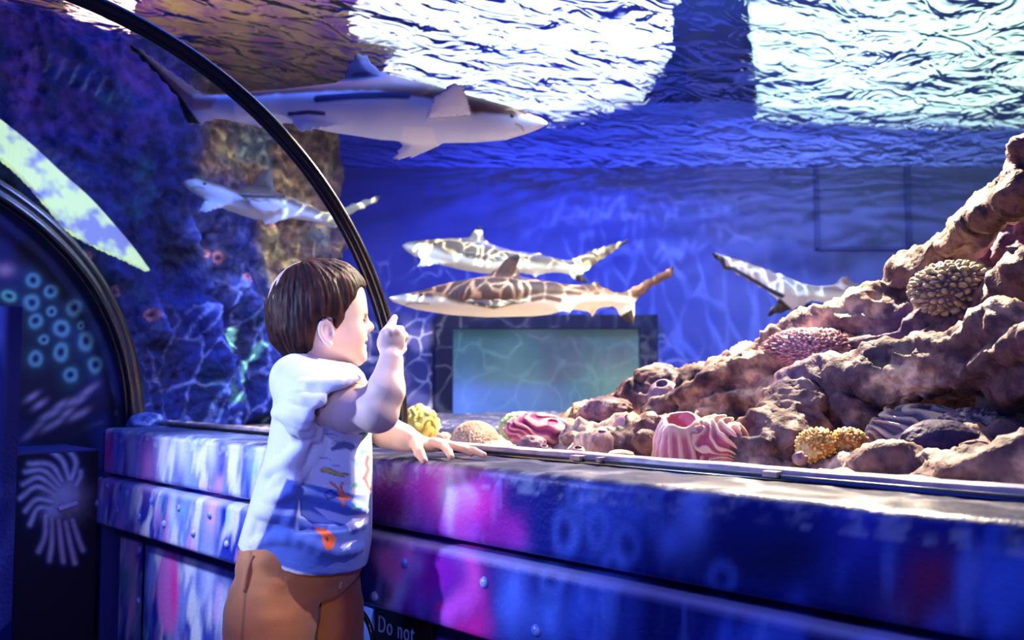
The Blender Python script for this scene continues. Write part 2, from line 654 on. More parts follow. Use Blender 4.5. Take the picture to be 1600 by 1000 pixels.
def blob(px, py, x, y, rx, ry=None, p=1.0):
    ry = ry or rx
    return np.clip(np.exp(-(((px - x) / rx) ** 2 + ((py - y) / ry) ** 2)), 0, 1) ** p


def ring(px, py, x, y, rx, ry, w=0.3):
    r = np.sqrt(((px - x) / rx) ** 2 + ((py - y) / ry) ** 2)
    return np.exp(-((r - 1) / w) ** 2)


def streak(V, fy=20, fz=3, s=0, slant=0.25):
    Q = np.stack([(V[:, 1] + slant * V[:, 2]) * fy, V[:, 2] * fz, V[:, 0] * 2], 1)
    return fbm(Q, 1.0, 3, s)


def paint_counter(V):
    px, py = pix(V)
    s1 = streak(V, 20, 7, 3); s2 = streak(V, 40, 9, 9, 0.1); s3 = fbm(V, 9, 3, 4)
    n = len(V)
    c = np.tile(np.array([0.004, 0.010, 0.20]), (n, 1))
    c = mix(c, sstep(-0.05, 0.4, s1) * 0.75, (0.05, 0.13, 0.80))
    c = mix(c, sstep(0.15, 0.5, s2) * 0.4, (0.16, 0.30, 1.0))
    c = mix(c, sstep(0.05, 0.4, s3) * 0.5, (0.003, 0.005, 0.10))
    # the run of the counter left of the child: pale streaks
    L = sstep(470, 380, px)
    pale = np.clip(sstep(-0.25, 0.45, s1 + 0.4 * s2), 0, 1)
    cl = mix(np.tile(np.array([0.010, 0.03, 0.42]), (n, 1)), pale * 0.8, (0.26, 0.38, 0.98))
    cl = mix(cl, sstep(0.15, 0.5, streak(V, 30, 9, 21) + 0.08) * 0.85, (0.85, 0.88, 1.0))
    cl = mix(cl, sstep(0.22, 0.5, streak(V, 16, 8, 33)) * 0.7, (0.75, 0.35, 0.75))
    cl = mix(cl, sstep(0.3, 0.55, streak(V, 26, 9, 51)) * 0.6, (0.15, 0.6, 0.6))
    cl = mix(cl, sstep(0.25, 0.5, streak(V, 20, 6, 71)) * 0.7, (0.01, 0.02, 0.25))
    c = c * (1 - L[:, None]) + cl * L[:, None]
    up = py < 740
    c = mix(c, (blob(px, py, 150, 690, 12, 60)), (0.65, 0.01, 0.08))
    c = mix(c, blob(px, py, 168, 700, 8, 60) * 0.9, (0.95, 0.12, 0.5))
    c = mix(c, blob(px, py, 228, 725, 14, 40) * 0.8, (0.8, 0.3, 0.85))
    for x, w_ in ((205, 8), (255, 10), (285, 12), (330, 11), (365, 9), (408, 10)):
        c = mix(c, blob(px, py, x, 700, w_, 45) * 0.75, (0.80, 0.85, 1.0))
    # ovals on the lower panels at left
    c = mix(c, sstep(1.15, 0.8, np.sqrt(((px - 262) / 17) ** 2 + ((py - 925) / 68) ** 2)), (0.75, 0.22, 0.75))
    c = mix(c, blob(px, py, 272, 920, 7, 60) * 0.9, (0.95, 0.04, 0.45))
    for x, y, rx, ry, k in ((176, 870, 9, 30, (0.8, 0.4, 0.7)), (205, 880, 9, 40, (0.9, 0.55, 0.6)), (207, 945, 8, 40, (0.9, 0.6, 0.7)),
                            (195, 905, 12, 22, (0.10, 0.45, 0.45)), (325, 905, 12, 60, (0.5, 0.55, 1.0)), (350, 960, 12, 50, (0.6, 0.7, 1.0)),
                            (330, 800, 9, 30, (0.85, 0.45, 0.65)), (270, 800, 7, 40, (0.6, 0.75, 1.0))):
        c = mix(c, blob(px, py, x, y, rx, ry) * 0.85, k)
    # right of the child: magenta and violet, then ringed blue, then dark maroon
    Rr = sstep(560, 600, px)
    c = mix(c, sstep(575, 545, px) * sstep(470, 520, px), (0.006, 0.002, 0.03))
    dark = sstep(0.1, 0.5, s3)
    for x, y, rx, ry, k, a in ((600, 780, 30, 60, (0.03, 0.0, 0.06), 1.0), (660, 770, 45, 60, (0.30, 0.01, 0.42), 1.0),
                               (700, 770, 32, 70, (0.75, 0.10, 0.75), 0.9), (738, 790, 26, 55, (0.85, 0.02, 0.45), 0.9),
                               (707, 760, 12, 70, (0.75, 0.65, 0.98), 0.95), (730, 745, 10, 50, (0.7, 0.6, 1.0), 0.7), (780, 830, 20, 35, (0.6, 0.02, 0.5), 0.6),
                               (660, 900, 55, 60, (0.32, 0.01, 0.45), 1.0), (615, 920, 13, 75, (0.45, 0.40, 0.98), 1.0),
                               (612, 880, 12, 30, (0.9, 0.15, 0.7), 0.8), (725, 900, 18, 60, (0.85, 0.08, 0.55), 0.9),
                               (715, 955, 16, 40, (0.8, 0.1, 0.75), 0.9), (745, 980, 16, 40, (0.8, 0.02, 0.35), 0.9),
                               (697, 952, 6, 7, (1.0, 0.02, 0.30), 0.9), (790, 930, 24, 60, (0.12, 0.22, 0.95), 0.8),
                               (845, 965, 30, 40, (0.10, 0.22, 0.95), 0.8), (1090, 790, 22, 60, (0.18, 0.32, 1.0), 0.9),
                               (1060, 840, 20, 30, (0.14, 0.25, 0.95), 0.7), (1000, 800, 45, 40, (0.06, 0.13, 0.75), 0.6),
                               (1190, 870, 80, 50, (0.002, 0.003, 0.05), 0.8), (1320, 830, 60, 60, (0.02, 0.03, 0.45), 0.8),
                               (1440, 900, 50, 45, (0.16, 0.01, 0.08), 0.9), (1420, 960, 70, 50, (0.10, 0.01, 0.07), 0.7),
                               (1500, 900, 14, 70, (0.10, 0.22, 0.9), 0.6), (1560, 950, 40, 50, (0.05, 0.12, 0.7), 0.6), (1590, 845, 30, 30, (0.0, 0.0, 0.04), 0.9),
                               (1300, 960, 60, 40, (0.004, 0.006, 0.10), 0.7)):
        wob = blob(px + 14 * s3 * 3, py + 10 * s1 * 2, x, y, rx, ry)
        c = mix(c, wob * a * Rr, k)
    for x, y, rx, ry in ((885, 830, 17, 30), (912, 770, 15, 22), (940, 830, 14, 26), (985, 850, 15, 25), (860, 900, 16, 22), (925, 930, 18, 26),
                         (1130, 900, 16, 22), (1000, 780, 14, 20), (965, 890, 14, 20)):
        c = mix(c, ring(px + 16 * s3, py + 14 * s1, x, y, rx, ry, 0.45) * 0.40 * Rr, (0.10, 0.20, 0.85))
    return np.clip(c, 0, 1)


def run_profile(prof, y0, y1, dy, step):
    """extrude an (x, z) profile along y as a dense sheet"""
    P = [np.array(prof[0], float)]
    for a, b in zip(prof[:-1], prof[1:]):
        a = np.array(a, float); b = np.array(b, float)
        k = max(1, int(np.linalg.norm(b - a) / step))
        for i in range(1, k + 1): P.append(a + (b - a) * i / k)
    P = np.array(P); ny = int((y1 - y0) / dy) + 1
    ys = np.linspace(y0, y1, ny)
    V = np.empty((ny, len(P), 3)); V[:, :, 0] = P[:, 0]; V[:, :, 2] = P[:, 1]; V[:, :, 1] = ys[:, None]
    i, j = np.meshgrid(np.arange(ny - 1), np.arange(len(P) - 1), indexing='ij')
    a = (i * len(P) + j).ravel(); m = len(P)
    return V.reshape(-1, 3), np.stack([a, a + m, a + m + 1, a + 1], 1)


CY0, CY1 = -0.55, 2.36
counter = empty('counter', (0.95, 0.9, 0.0), 'long low counter airbrushed with blue, pink and white underwater streaks, running under the tank windows', 'counter')
prof = [(1.10, 0.0), (1.10, 0.597), (1.0, 0.600), (0.906, 0.601), (0.897, 0.5985), (0.891, 0.592), (0.891, 0.495), (0.896, 0.490), (0.94, 0.489), (0.94, 0.47)]
V, Q = run_profile(prof, CY0, CY1, 0.006, 0.006)
nz = fbm(V, 30, 3, 5); ew = np.exp(-((V[:, 0] - 0.893) / 0.012) ** 2) * (V[:, 2] > 0.57)
V[:, 2] += 0.0022 * nz * (V[:, 2] > 0.55)
c = paint_counter(V)
top = sstep(0.594, 0.599, V[:, 2]) * (V[:, 0] > 0.893)
tc = np.tile(np.array([0.025, 0.025, 0.07]), (len(V), 1))
n1 = fbm(V * np.array([3, 1, 1]), 8, 4, 8)
tc = mix(tc, sstep(-0.1, 0.5, n1), (0.075, 0.07, 0.11)); tc = mix(tc, sstep(0.1, 0.5, fbm(V, 22, 3, 81)), (0.015, 0.02, 0.08))
tc = mix(tc, sstep(2.0, 1.6, V[:, 1]) * 0 + sstep(1.45, 1.9, V[:, 1]) * 0.5, (0.12, 0.2, 0.6))
c = c * (1 - top[:, None]) + tc * top[:, None]
chip = ew * sstep(0.0, 0.5, fbm(V * np.array([1, 1, 1]), 70, 3, 77) + 0.1) * (0.35 + 0.65 * sstep(1.5, 1.8, V[:, 1]))
c = mix(c, chip * 0.7, (0.6, 0.68, 0.95))
mesh_np('counter_top', V, Q, M_PAINT, counter, c)
prof = [(0.94, 0.478), (0.902, 0.478), (0.889, 0.474), (0.885, 0.468), (0.885, 0.365), (0.889, 0.360), (0.93, 0.359)]
V, Q = run_profile(prof, CY0, CY1 + 0.03, 0.006, 0.006)
c = paint_counter(V)
lip = sstep(0.4655, 0.4725, V[:, 2]) * (V[:, 0] < 0.905)
c = mix(c, lip * 0.5, (0.5, 0.5, 0.9))
mesh_np('upper_panel', V, Q, M_PAINT, counter, c)
prof = [(0.93, 0.362), (0.93, 0.0)]
ysplit = onx(224, 900, 0.93)[1]
for y0, y1 in ((CY0, ysplit - 0.006), (ysplit + 0.006, CY1 - 0.02)):
    V, Q = run_profile(prof + [(0.935, 0.0)], y0, y1, 0.008, 0.008)
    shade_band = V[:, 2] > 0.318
    c = mix(paint_counter(V), sstep(0.322, 0.326, V[:, 2]), (0.004, 0.008, 0.09))  # shadow band below the upper panel put into the colour
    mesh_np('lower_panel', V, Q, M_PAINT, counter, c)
V, Fc = box((0.945, CY0, 0.0), (1.09, CY1, 0.56)); mesh_np('core', V, Fc, M_FLOOR, counter, smooth=False)
V, Fc = box((0.89, CY1 - 0.004, 0.0), (1.10, CY1 + 0.004, 0.595)); mesh_np('end_panel', V, Fc, pmat('end_paint', (0.01, 0.02, 0.2), 0.5), counter, smooth=False)
# rivets
M_RIV = pmat('painted_rivet', (0.10, 0.18, 0.75), 0.3, spec=0.7, var=(0.45, 0.5, 0.95), var_scale=60)
iv, iff = ico(2)
Z5 = lambda x, y: (120 + x * 0.36, 640 + y * 0.36)
for p in [Z5(*q) for q in ((135, 335), (88, 405), (222, 362), (175, 432), (327, 395), (272, 465), (443, 425), (380, 497), (578, 458), (507, 537), (652, 583))] + \
         [(633, 880), (757, 910), (586, 932), (838, 985)]:
    q = onx(p[0], p[1], 0.885)
    mesh_np('rivet', q + iv * np.array([0.006, 0.0085, 0.0085]), iff, M_RIV, counter)
for p in [Z5(*q) for q in ((272, 608), (268, 828), (40, 470))]:
    q = onx(p[0], p[1], 0.93)
    if q[1] < CY1: mesh_np('rivet', q + iv * np.array([0.006, 0.0085, 0.0085]), iff, M_RIV, counter)

# sign with white lettering under the counter
y_a = onx(585, 965, 0.921)[1]; y_b = onx(676, 985, 0.921)[1]
sg = empty('sign', (0.924, (y_a + y_b) / 2, 0.20), 'small black sign with pale lettering on the counter front below the child', 'sign')
V, Fc = box((0.920, y_b, 0.20), (0.929, y_a, 0.350)); bevel(mesh_np('sign_board', V, Fc, pmat('sign_black', (0.006, 0.006, 0.012), 0.3), sg, smooth=False), 0.0015)
V, Fc = box((0.9245, y_a + 0.001, 0.16), (0.9295, y_a + 0.13, 0.353)); mesh_np('sign_backing', V, Fc, pmat('pale_blue_board', (0.16, 0.28, 0.85), 0.4), sg, smooth=False)
tcu = bpy.data.curves.new('lettering', 'FONT'); tcu.body = 'Do not'; tcu.size = 0.040; tcu.extrude = 0.0006; tcu.space_character = 1.15
to = bpy.data.objects.new('tmp_text', tcu); COL.objects.link(to)
bpy.context.view_layer.update()
me = bpy.data.meshes.new_from_object(to.evaluated_get(bpy.context.evaluated_depsgraph_get()))
bpy.data.objects.remove(to)
tv = np.array([v.co[:] for v in me.vertices]); tf = [list(p.vertices) for p in me.polygons]
bpy.data.meshes.remove(me)
tw = np.stack([np.full(len(tv), 0.9195) - tv[:, 2], y_a - 0.012 - tv[:, 0] * 0.72, 0.308 + tv[:, 1]], 1)
mesh_np('lettering', tw, tf, pmat('pale_lettering', (0.35, 0.45, 0.95), 0.5), sg, smooth=False)
# black cable
pts = [onx(548, 948, 0.88), onx(566, 958, 0.87), onx(578, 980, 0.87), onx(584, 1010, 0.875), onx(584, 1060, 0.88), onx(575, 1120, 0.885)]
pts += [np.array([0.885, pts[-1][1] + 0.02, 0.008]), np.array([0.86, pts[-1][1] + 0.12, 0.006])]
V, Fc = tube(spline(pts, 6), 0.0045, 8)
tag(mesh_np('cable', V, Fc, M_RUB), 'thin black cable hanging in a bend in front of the counter, beside the small sign', 'cable')

# gasket where the tunnel sheet meets the counter
V, Q = run_profile([(1.085, 0.598), (1.085, 0.612), (1.076, 0.615), (1.062, 0.612), (1.060, 0.6035)], CY0, Y_END, 0.012, 0.004)
V[:, 2] += 0.0015 * fbm(V, 20, 2, 3)
tag(mesh_np('trim_3', V, Q, pmat('pale_sealant', (0.50, 0.42, 0.48), 0.5, var=(0.25, 0.22, 0.35), var_scale=30)), kind='structure')
V, Q = run_profile([(1.0605, 0.600), (1.060, 0.6065), (1.052, 0.6065), (1.051, 0.600)], CY0, Y_END, 0.02, 0.004)
tag(mesh_np('trim_4', V, Q, M_RUB), kind='structure')

for i, p in enumerate(((905, 716), (942, 719), (1198, 743))):
    q = onz(p[0], p[1], 0.606)
    V, Fc = box((1.046, q[1] - 0.010 * (1 if i != 1 else 0.35), 0.6035), (1.066, q[1] + 0.010 * (1 if i != 1 else 0.35), 0.6105))
    tag(mesh_np('trim_6', V, Fc, pmat('pale_clip', (0.62, 0.48, 0.42), 0.5), smooth=False), kind='structure')

# ---------------------------------------------------------------- end wall with the painted polyps
M_MUR = pmat('spray_painted_wall', vcol=True, rough=0.6, spec=0.3)
V, Q = grid(lambda u, v: np.stack([-0.5 + u * 1.62, np.full(len(u), 2.64), v * 1.32], 1), 400, 330)
inside = ((V[:, 0] - AX) ** 2 + np.maximum(V[:, 2] - AZ, 0) ** 2) < (AR + 0.01) ** 2
Q = Q[inside[Q].all(1)]
px, py = pix(V)
c = np.tile(np.array([0.004, 0.006, 0.05]), (len(V), 1))
c = mix(c, sstep(0.0, 0.5, fbm(V, 7, 3, 2)) * 0.7, (0.01, 0.02, 0.22))
wobx = px + 3 * fbm(V, 25, 2, 6); woby = py + 3 * fbm(V, 25, 2, 7)
grn = [(130, 340, 34, 33), (35, 405, 34, 28), (120, 430, 38, 40), (200, 390, 32, 30), (205, 465, 24, 24), (290, 455, 34, 38), (140, 505, 32, 34),
       (240, 535, 38, 38), (170, 575, 22, 22), (335, 585, 36, 44), (140, 650, 34, 34), (240, 625, 34, 42), (370, 675, 32, 38), (275, 715, 32, 36), (320, 520, 16, 20)]
glow = np.zeros(len(V))
for x, y, rx, ry in grn:
    X, Y = x * 0.4, 300 + y * 0.4
    glow = np.maximum(glow, blob(wobx, woby, X, Y, rx * 0.55, ry * 0.55))
c = mix(c, glow * 0.55, (0.02, 0.16, 0.22))
for i, (x, y, rx, ry) in enumerate(grn):
    X, Y = x * 0.4, 300 + y * 0.4
    c = mix(c, ring(wobx, woby, X, Y, rx * 0.25, ry * 0.25, 0.42) * 0.95, (0.16, 0.50, 0.62) if i != 1 else (0.20, 0.75, 0.55))
    c = mix(c, sstep(0.62, 0.4, np.sqrt(((wobx - X) / (rx * 0.25)) ** 2 + ((woby - Y) / (ry * 0.25)) ** 2)), (0.005, 0.02, 0.13))
for k, (x, y, a) in enumerate([(50, 620, 1), (62, 632, 1), (72, 650, 0.8), (85, 645, 0.8), (95, 632, 0.9), (105, 645, 0.9), (112, 628, 0.8), (125, 625, 0.8), (135, 612, 0.7),
                               (118, 650, 0.7), (90, 660, 0.7), (60, 665, 0.5), (45, 680, 0.5), (130, 645, 0.6), (75, 668, 0.6), (145, 605, 0.5)]):
    a_ = -0.6; dx, dy = px - x, py - y
    u = dx * math.cos(a_) + dy * math.sin(a_); v = -dx * math.sin(a_) + dy * math.cos(a_)
    c = mix(c, np.exp(-(u / 12) ** 2 - (v / 4.5) ** 2) * a * 0.9, (0.50, 0.42, 0.75))
c = mix(c, blob(px, py, 8, 422, 14, 10), (0.5, 0.35, 0.55))
tag(mesh_np('wall_end', V, Q, M_MUR, col=c), kind='structure')
# fill above the arch end so the wall has thickness
V, Fc = arch_sheet(2.645, 2.67, 0.0, AR + 0.01); tag(mesh_np('wall_end_core', V, Fc, M_FLOOR, smooth=False), kind='structure')

# cabinet door with the painted anemone
YD = 2.38
x0 = ony(36, 800, YD)[0] - 0.06; x1 = 0.885
V, Q = grid(lambda u, v: np.stack([x0 + u * (x1 - x0), np.full(len(u), YD), v * (ony(90, 708, YD)[2])], 1), 240, 300)
px, py = pix(V)
c = np.tile(np.array([0.004, 0.004, 0.03]), (len(V), 1))
n = sstep(-0.3, 0.4, fbm(V, 60, 3, 4))
body = np.maximum(blob(px, py, 102, 778, 24, 24), blob(px, py, 85, 800, 14, 12)) ** 0.7
Z8 = lambda x, y: (x / 2.78, 640 + y / 2.78)
arms = [[(300, 300), (270, 220), (215, 175)], [(310, 300), (330, 230), (298, 175)], [(270, 310), (220, 240), (125, 235)], [(260, 330), (190, 265), (110, 270)],
        [(250, 350), (170, 295), (100, 325)], [(240, 370), (160, 335), (88, 385)], [(230, 400), (160, 390), (110, 440)], [(225, 430), (165, 430), (130, 500)],
        [(200, 460), (195, 550), (168, 615)], [(225, 470), (225, 570), (215, 655)], [(255, 480), (265, 580), (275, 660)], [(285, 490), (305, 580), (325, 665)],
        [(315, 480), (340, 560), (360, 610)], [(330, 330), (350, 290), (350, 270)]]
m = body * 0.95
for a in arms:
    P = spline([Z8(*q) for q in a], 6)
    d = sd_line(px, py, P)
    m = np.maximum(m, np.exp(-(d / 4.0) ** 2) * 0.95)
    c = mix(c, np.exp(-(d / 9) ** 2) * 0.35, (0.01, 0.02, 0.3))
c = mix(c, m * (0.75 + 0.25 * n), (0.62, 0.62, 1.0))
c = mix(c, blob(px, py, 108, 770, 12, 12) * 0.5, (0.55, 0.5, 0.9))
dr = mesh_np('door_1', V, Q, M_MUR, col=c); tag(dr, kind='structure')
h0, h1 = ony(92, 797, YD - 0.02), ony(121, 787, YD - 0.02)
V, Fc = tube([h0, h0 * 0.5 + h1 * 0.5, h1], 0.0085, 4); hh = mesh_np('door_handle', V, Fc, pmat('painted_handle', (0.42, 0.36, 0.6), 0.5), dr, smooth=False)
V, Fc = box((x0, YD + 0.002, ony(90, 708, YD)[2] - 0.004), (x1, 2.63, ony(90, 708, YD)[2] + 0.004))
tag(mesh_np('trim_5', V, Fc, pmat('shelf_edge', (0.01, 0.02, 0.2), 0.4), smooth=False), kind='structure')

# painted block at the far left
p1 = ony(34, 500, 1.97)
V, Fc = box((p1[0] - 0.30, 1.97, 0.0), (p1[0], 2.30, 0.872))
V2, Q2 = grid(lambda u, v: np.stack([p1[0] - 0.30 + u * 0.30, np.full(len(u), 1.968), v * 0.872], 1), 60, 160)
c = mix(np.tile(np.array([0.006, 0.02, 0.35]), (len(V2), 1)), sstep(-0.1, 0.5, fbm(V2 * np.array([6, 1, 1.2]), 6, 3, 5)), (0.12, 0.24, 0.95))
c = mix(c, sstep(p1[0] - 0.045, p1[0] - 0.02, V2[:, 0]), (0.003, 0.006, 0.12))
pl = mesh_np('painted_block', V, Fc, pmat('block_paint', (0.02, 0.05, 0.45), 0.4), smooth=False)
tag(pl, 'tall blue painted block standing at the left of the tunnel before the polyp mural', 'block')
mesh_np('front_face', V2, Q2, M_PAINT, pl, c)

# ---------------------------------------------------------------- the tank
M_WALL = pmat('blue_tank_wall', (0.035, 0.075, 0.55), 0.55, var=(0.06, 0.13, 0.62), var_scale=2.2, spec=0.25, bump=0.004, bump_scale=9)
M_SAND = pmat('gravel_bed', (0.42, 0.33, 0.27), 0.8, var=(0.16, 0.12, 0.16), var_scale=55, bump=0.004, bump_scale=120)
DB = 4.3
V, Q = grid(lambda u, v: np.stack([1.095 + u * 5.5, -1.6 + v * 7.0, 0.565 + 0 * u], 1), 300, 360)
V[:, 2] += 0.018 * fbm(V, 5, 4, 3) * sstep(1.1, 1.3, V[:, 0])
near = sstep(1.9, 1.3, V[:, 0]) * sstep(0.9, 0.5, V[:, 1])
V[:, 2] += near * (0.02 + 0.03 * fbm(V, 9, 3, 8, True))
tag(mesh_np('tank_floor', V, Q, M_SAND), kind='structure')


def to_w(a, b, c): return np.stack([a, b, c], 1) @ W3


V, Q = grid(lambda u, v: to_w(-3.4 + 7.4 * u, np.full(len(u), DB), 0.45 + v * 1.62), 500, 110)
M_WALL2 = pmat('painted_tank_wall', vcol=True, rough=0.6, spec=0.2, bump=0.004, bump_scale=9)
px, py = pix(V)
c = np.tile(np.array([0.045, 0.060, 0.32]), (len(V), 1))
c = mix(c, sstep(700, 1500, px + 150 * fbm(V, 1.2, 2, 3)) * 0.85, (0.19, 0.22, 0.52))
c = mix(c, sstep(0.0, 0.5, fbm(V, 3, 4, 9)) * 0.4, (0.02, 0.03, 0.28))
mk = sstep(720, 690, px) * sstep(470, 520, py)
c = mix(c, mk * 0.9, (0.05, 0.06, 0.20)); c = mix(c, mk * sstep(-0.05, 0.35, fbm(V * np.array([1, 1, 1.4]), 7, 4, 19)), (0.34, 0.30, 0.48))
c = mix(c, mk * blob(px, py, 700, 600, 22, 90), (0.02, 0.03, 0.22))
tag(mesh_np('wall_back', V, Q, M_WALL2, None, c), kind='structure')
V, Q = grid(lambda u, v: to_w(np.full(len(u), 4.0), -0.5 + 4.8 * u, 0.45 + v * 1.62), 4, 4)
tag(mesh_np('wall_right', V, Q, M_WALL), kind='structure')
# raised panel outline on the back wall
for (xa, ya, xb, yb) in ((1277, 262, 1277, 388), (1277, 388, 1420, 388), (1420, 388, 1420, 262)):
    A = loc3(xa, ya, DB - 0.012); B = loc3(xb, yb, DB - 0.012)
    lo = np.minimum(A, B) - np.array([0.008, 0.0, 0.008]); hi = np.maximum(A, B) + np.array([0.008, 0.012, 0.008])
    V, Fc = box(lo, hi); tag(mesh_np('wall_back_moulding', V @ W3, Fc, pmat('moulding_paint', (0.09, 0.11, 0.34), 0.7, spec=0.1), smooth=False), kind='structure')


def viewing_window(name, x0, x1, y0, y1, bar, cols, label, right_bar=True):
    """a window in the tank's far wall into another lit gallery: recessed frame, pane, room behind"""
    D = DB - 0.03
    A = loc3(x0, y0, D); B = loc3(x1, y1, D)
    root = empty(name, tuple(np.array([(A[0] + B[0]) / 2, D, B[2]]) @ W3)); tag(root, label, kind='structure')
    M_FR = pmat(name + '_frame_paint', (0.006, 0.007, 0.035), 0.5, spec=0.3)
    t = bar
    bars = [((A[0] - t, A[2] - 0.001), (B[0] + t, A[2] + t * 0.8)), ((A[0] - t, B[2] - t), (A[0], A[2])), ((B[0], B[2] - t), (B[0] + t, A[2])), ((A[0], B[2] - t), (B[0], B[2]))]
    for (a0, c0), (a1, c1) in bars:
        V, Fc = box((a0, D - 0.03, c0), (a1, D + 0.028, c1)); bevel(mesh_np('frame_bar', V @ W3, Fc, M_FR, root, smooth=False), 0.004)
    # pane: lit room seen through misty water
    V, Q = grid(lambda u, v: to_w(A[0] + u * (B[0] - A[0]), np.full(len(u), D + 0.012), B[2] + v * (A[2] - B[2])), 60, 40)
    m = bpy.data.materials.new(name + '_lit_pane'); m.use_nodes = True
    nt = m.node_tree; L = nt.links; b = nt.nodes['Principled BSDF']
    b.inputs['Base Color'].default_value = (0.01, 0.02, 0.03, 1); b.inputs['Roughness'].default_value = 0.2
    vc = nt.nodes.new('ShaderNodeVertexColor'); vc.layer_name = 'Col'
    L.new(vc.outputs[0], b.inputs['Emission Color']); b.inputs['Emission Strength'].default_value = 1.0
    mesh_np('pane', V, Q, m, root, cols(V))
    return root


def cols1(V):
    px, py = pix(V)
    c = np.tile(np.array([0.045, 0.11, 0.15]), (len(V), 1))
    c = mix(c, sstep(-0.2, 0.5, fbm(V, 3, 3, 5)) * 0.6, (0.10, 0.19, 0.22))
    c = mix(c, sstep(0.0, 0.5, fbm(V, 5, 3, 15)) * 0.5, (0.07, 0.06, 0.12))
    c = mix(c, sstep(590, 615, py) * sstep(960, 760, px) * 0.75, (0.08, 0.17, 0.62))
    c = mix(c, blob(px, py, 725, 640, 30, 50) * 0.8, (0.12, 0.24, 0.85))
    c = mix(c, sstep(535, 520, py) * 0.7, (0.02, 0.045, 0.05))
    c = mix(c, sstep(870, 990, px) * sstep(540, 600, py) * 0.6, (0.16, 0.32, 0.26))
    return c


viewing_window('window_3', 708, 1000, 514, 705, 0.085, cols1, 'dark framed viewing window in the far tank wall, glowing dim teal')


def cols2(V):
    px, py = pix(V)
    c = np.tile(np.array([0.30, 0.62, 0.42]), (len(V), 1))
    c = mix(c, sstep(0.0, 0.3, np.sin(py * 0.9)), (0.55, 0.85, 0.62))
    return c


viewing_window('window_4', 1256, 1400, 488, 540, 0.05, cols2, 'small window behind the reef glowing pale green')

# light fittings above the water, seen through it
M_SKY = pmat('daylight_diffuser', (0.8, 0.8, 0.8), 0.6, emit=(0.68, 1.0, 0.76), emit_s=1.35)
M_SKY2 = pmat('cool_diffuser', (0.8, 0.8, 0.8), 0.6, emit=(0.88, 0.98, 1.0), emit_s=1.6)
HZ = 1.98
for nm, quad, mt, lb in (('daylight_panel', ((1150, -160), (1185, 165), (1400, 176), (1800, 176), (1800, -160)), M_SKY, 'large pale green daylight panel over the water above the reef'),
                         ('daylight_panel', ((560, -160), (590, -20), (545, 30), (640, 70), (600, 110), (700, 130), (690, 172), (860, 172), (1000, 140), (1050, 60), (1050, -160)), M_SKY2, 'bright white daylight panel over the water above the sharks')):
    P = np.array([onz(x, y, HZ) for x, y in quad]); P2 = P + np.array([0, 0, 0.03])
    m_ = len(P); V = np.concatenate([P, P2]); Fc = [list(range(m_)), list(range(2 * m_ - 1, m_ - 1, -1))] + [[i, i + m_, (i + 1) % m_ + m_, (i + 1) % m_] for i in range(m_)]
    tag(mesh_np(nm, V, Fc, mt, smooth=False), lb, 'light')
# added board and orange glow patch that tint the water surface at top left
P = np.array([onz(x, y, 2.45) for x, y in ((-500, -200), (-500, 190), (120, 240), (600, 235), (640, -200))]); m_ = len(P)
V = np.concatenate([P, P + np.array([0, 0, 0.03])]); Fc = [list(range(m_)), list(range(2 * m_ - 1, m_ - 1, -1))] + [[i, i + m_, (i + 1) % m_ + m_, (i + 1) % m_] for i in range(m_)]
tag(mesh_np('tint_board', V, Fc, pmat('brown_tint_board', (0.50, 0.36, 0.10), 0.8, var=(0.22, 0.05, 0.28), var_scale=5), smooth=False), kind='structure')
P = np.array([onz(x, y, 2.0) for x, y in ((105, -60), (120, 18), (175, 30), (205, 20), (215, -60))]); m_ = len(P)
V = np.concatenate([P, P + np.array([0, 0, 0.03])]); Fc = [list(range(m_)), list(range(2 * m_ - 1, m_ - 1, -1))] + [[i, i + m_, (i + 1) % m_ + m_, (i + 1) % m_] for i in range(m_)]
tag(mesh_np('warm_glow_patch', V, Fc, pmat('warm_glow', (0.8, 0.6, 0.5), 0.6, emit=(1.0, 0.42, 0.22), emit_s=1.6), smooth=False), 'orange glow added for a reflection, seen through the water at the top left', 'light')
V, Fc = box((-2.5, -2.5, 2.9 + 0.6), (6, 6, 3.6)); tag(mesh_np('ceiling', V, Fc, pmat('blue_ceiling', (0.10, 0.20, 0.60), 0.8), smooth=False), kind='structure')


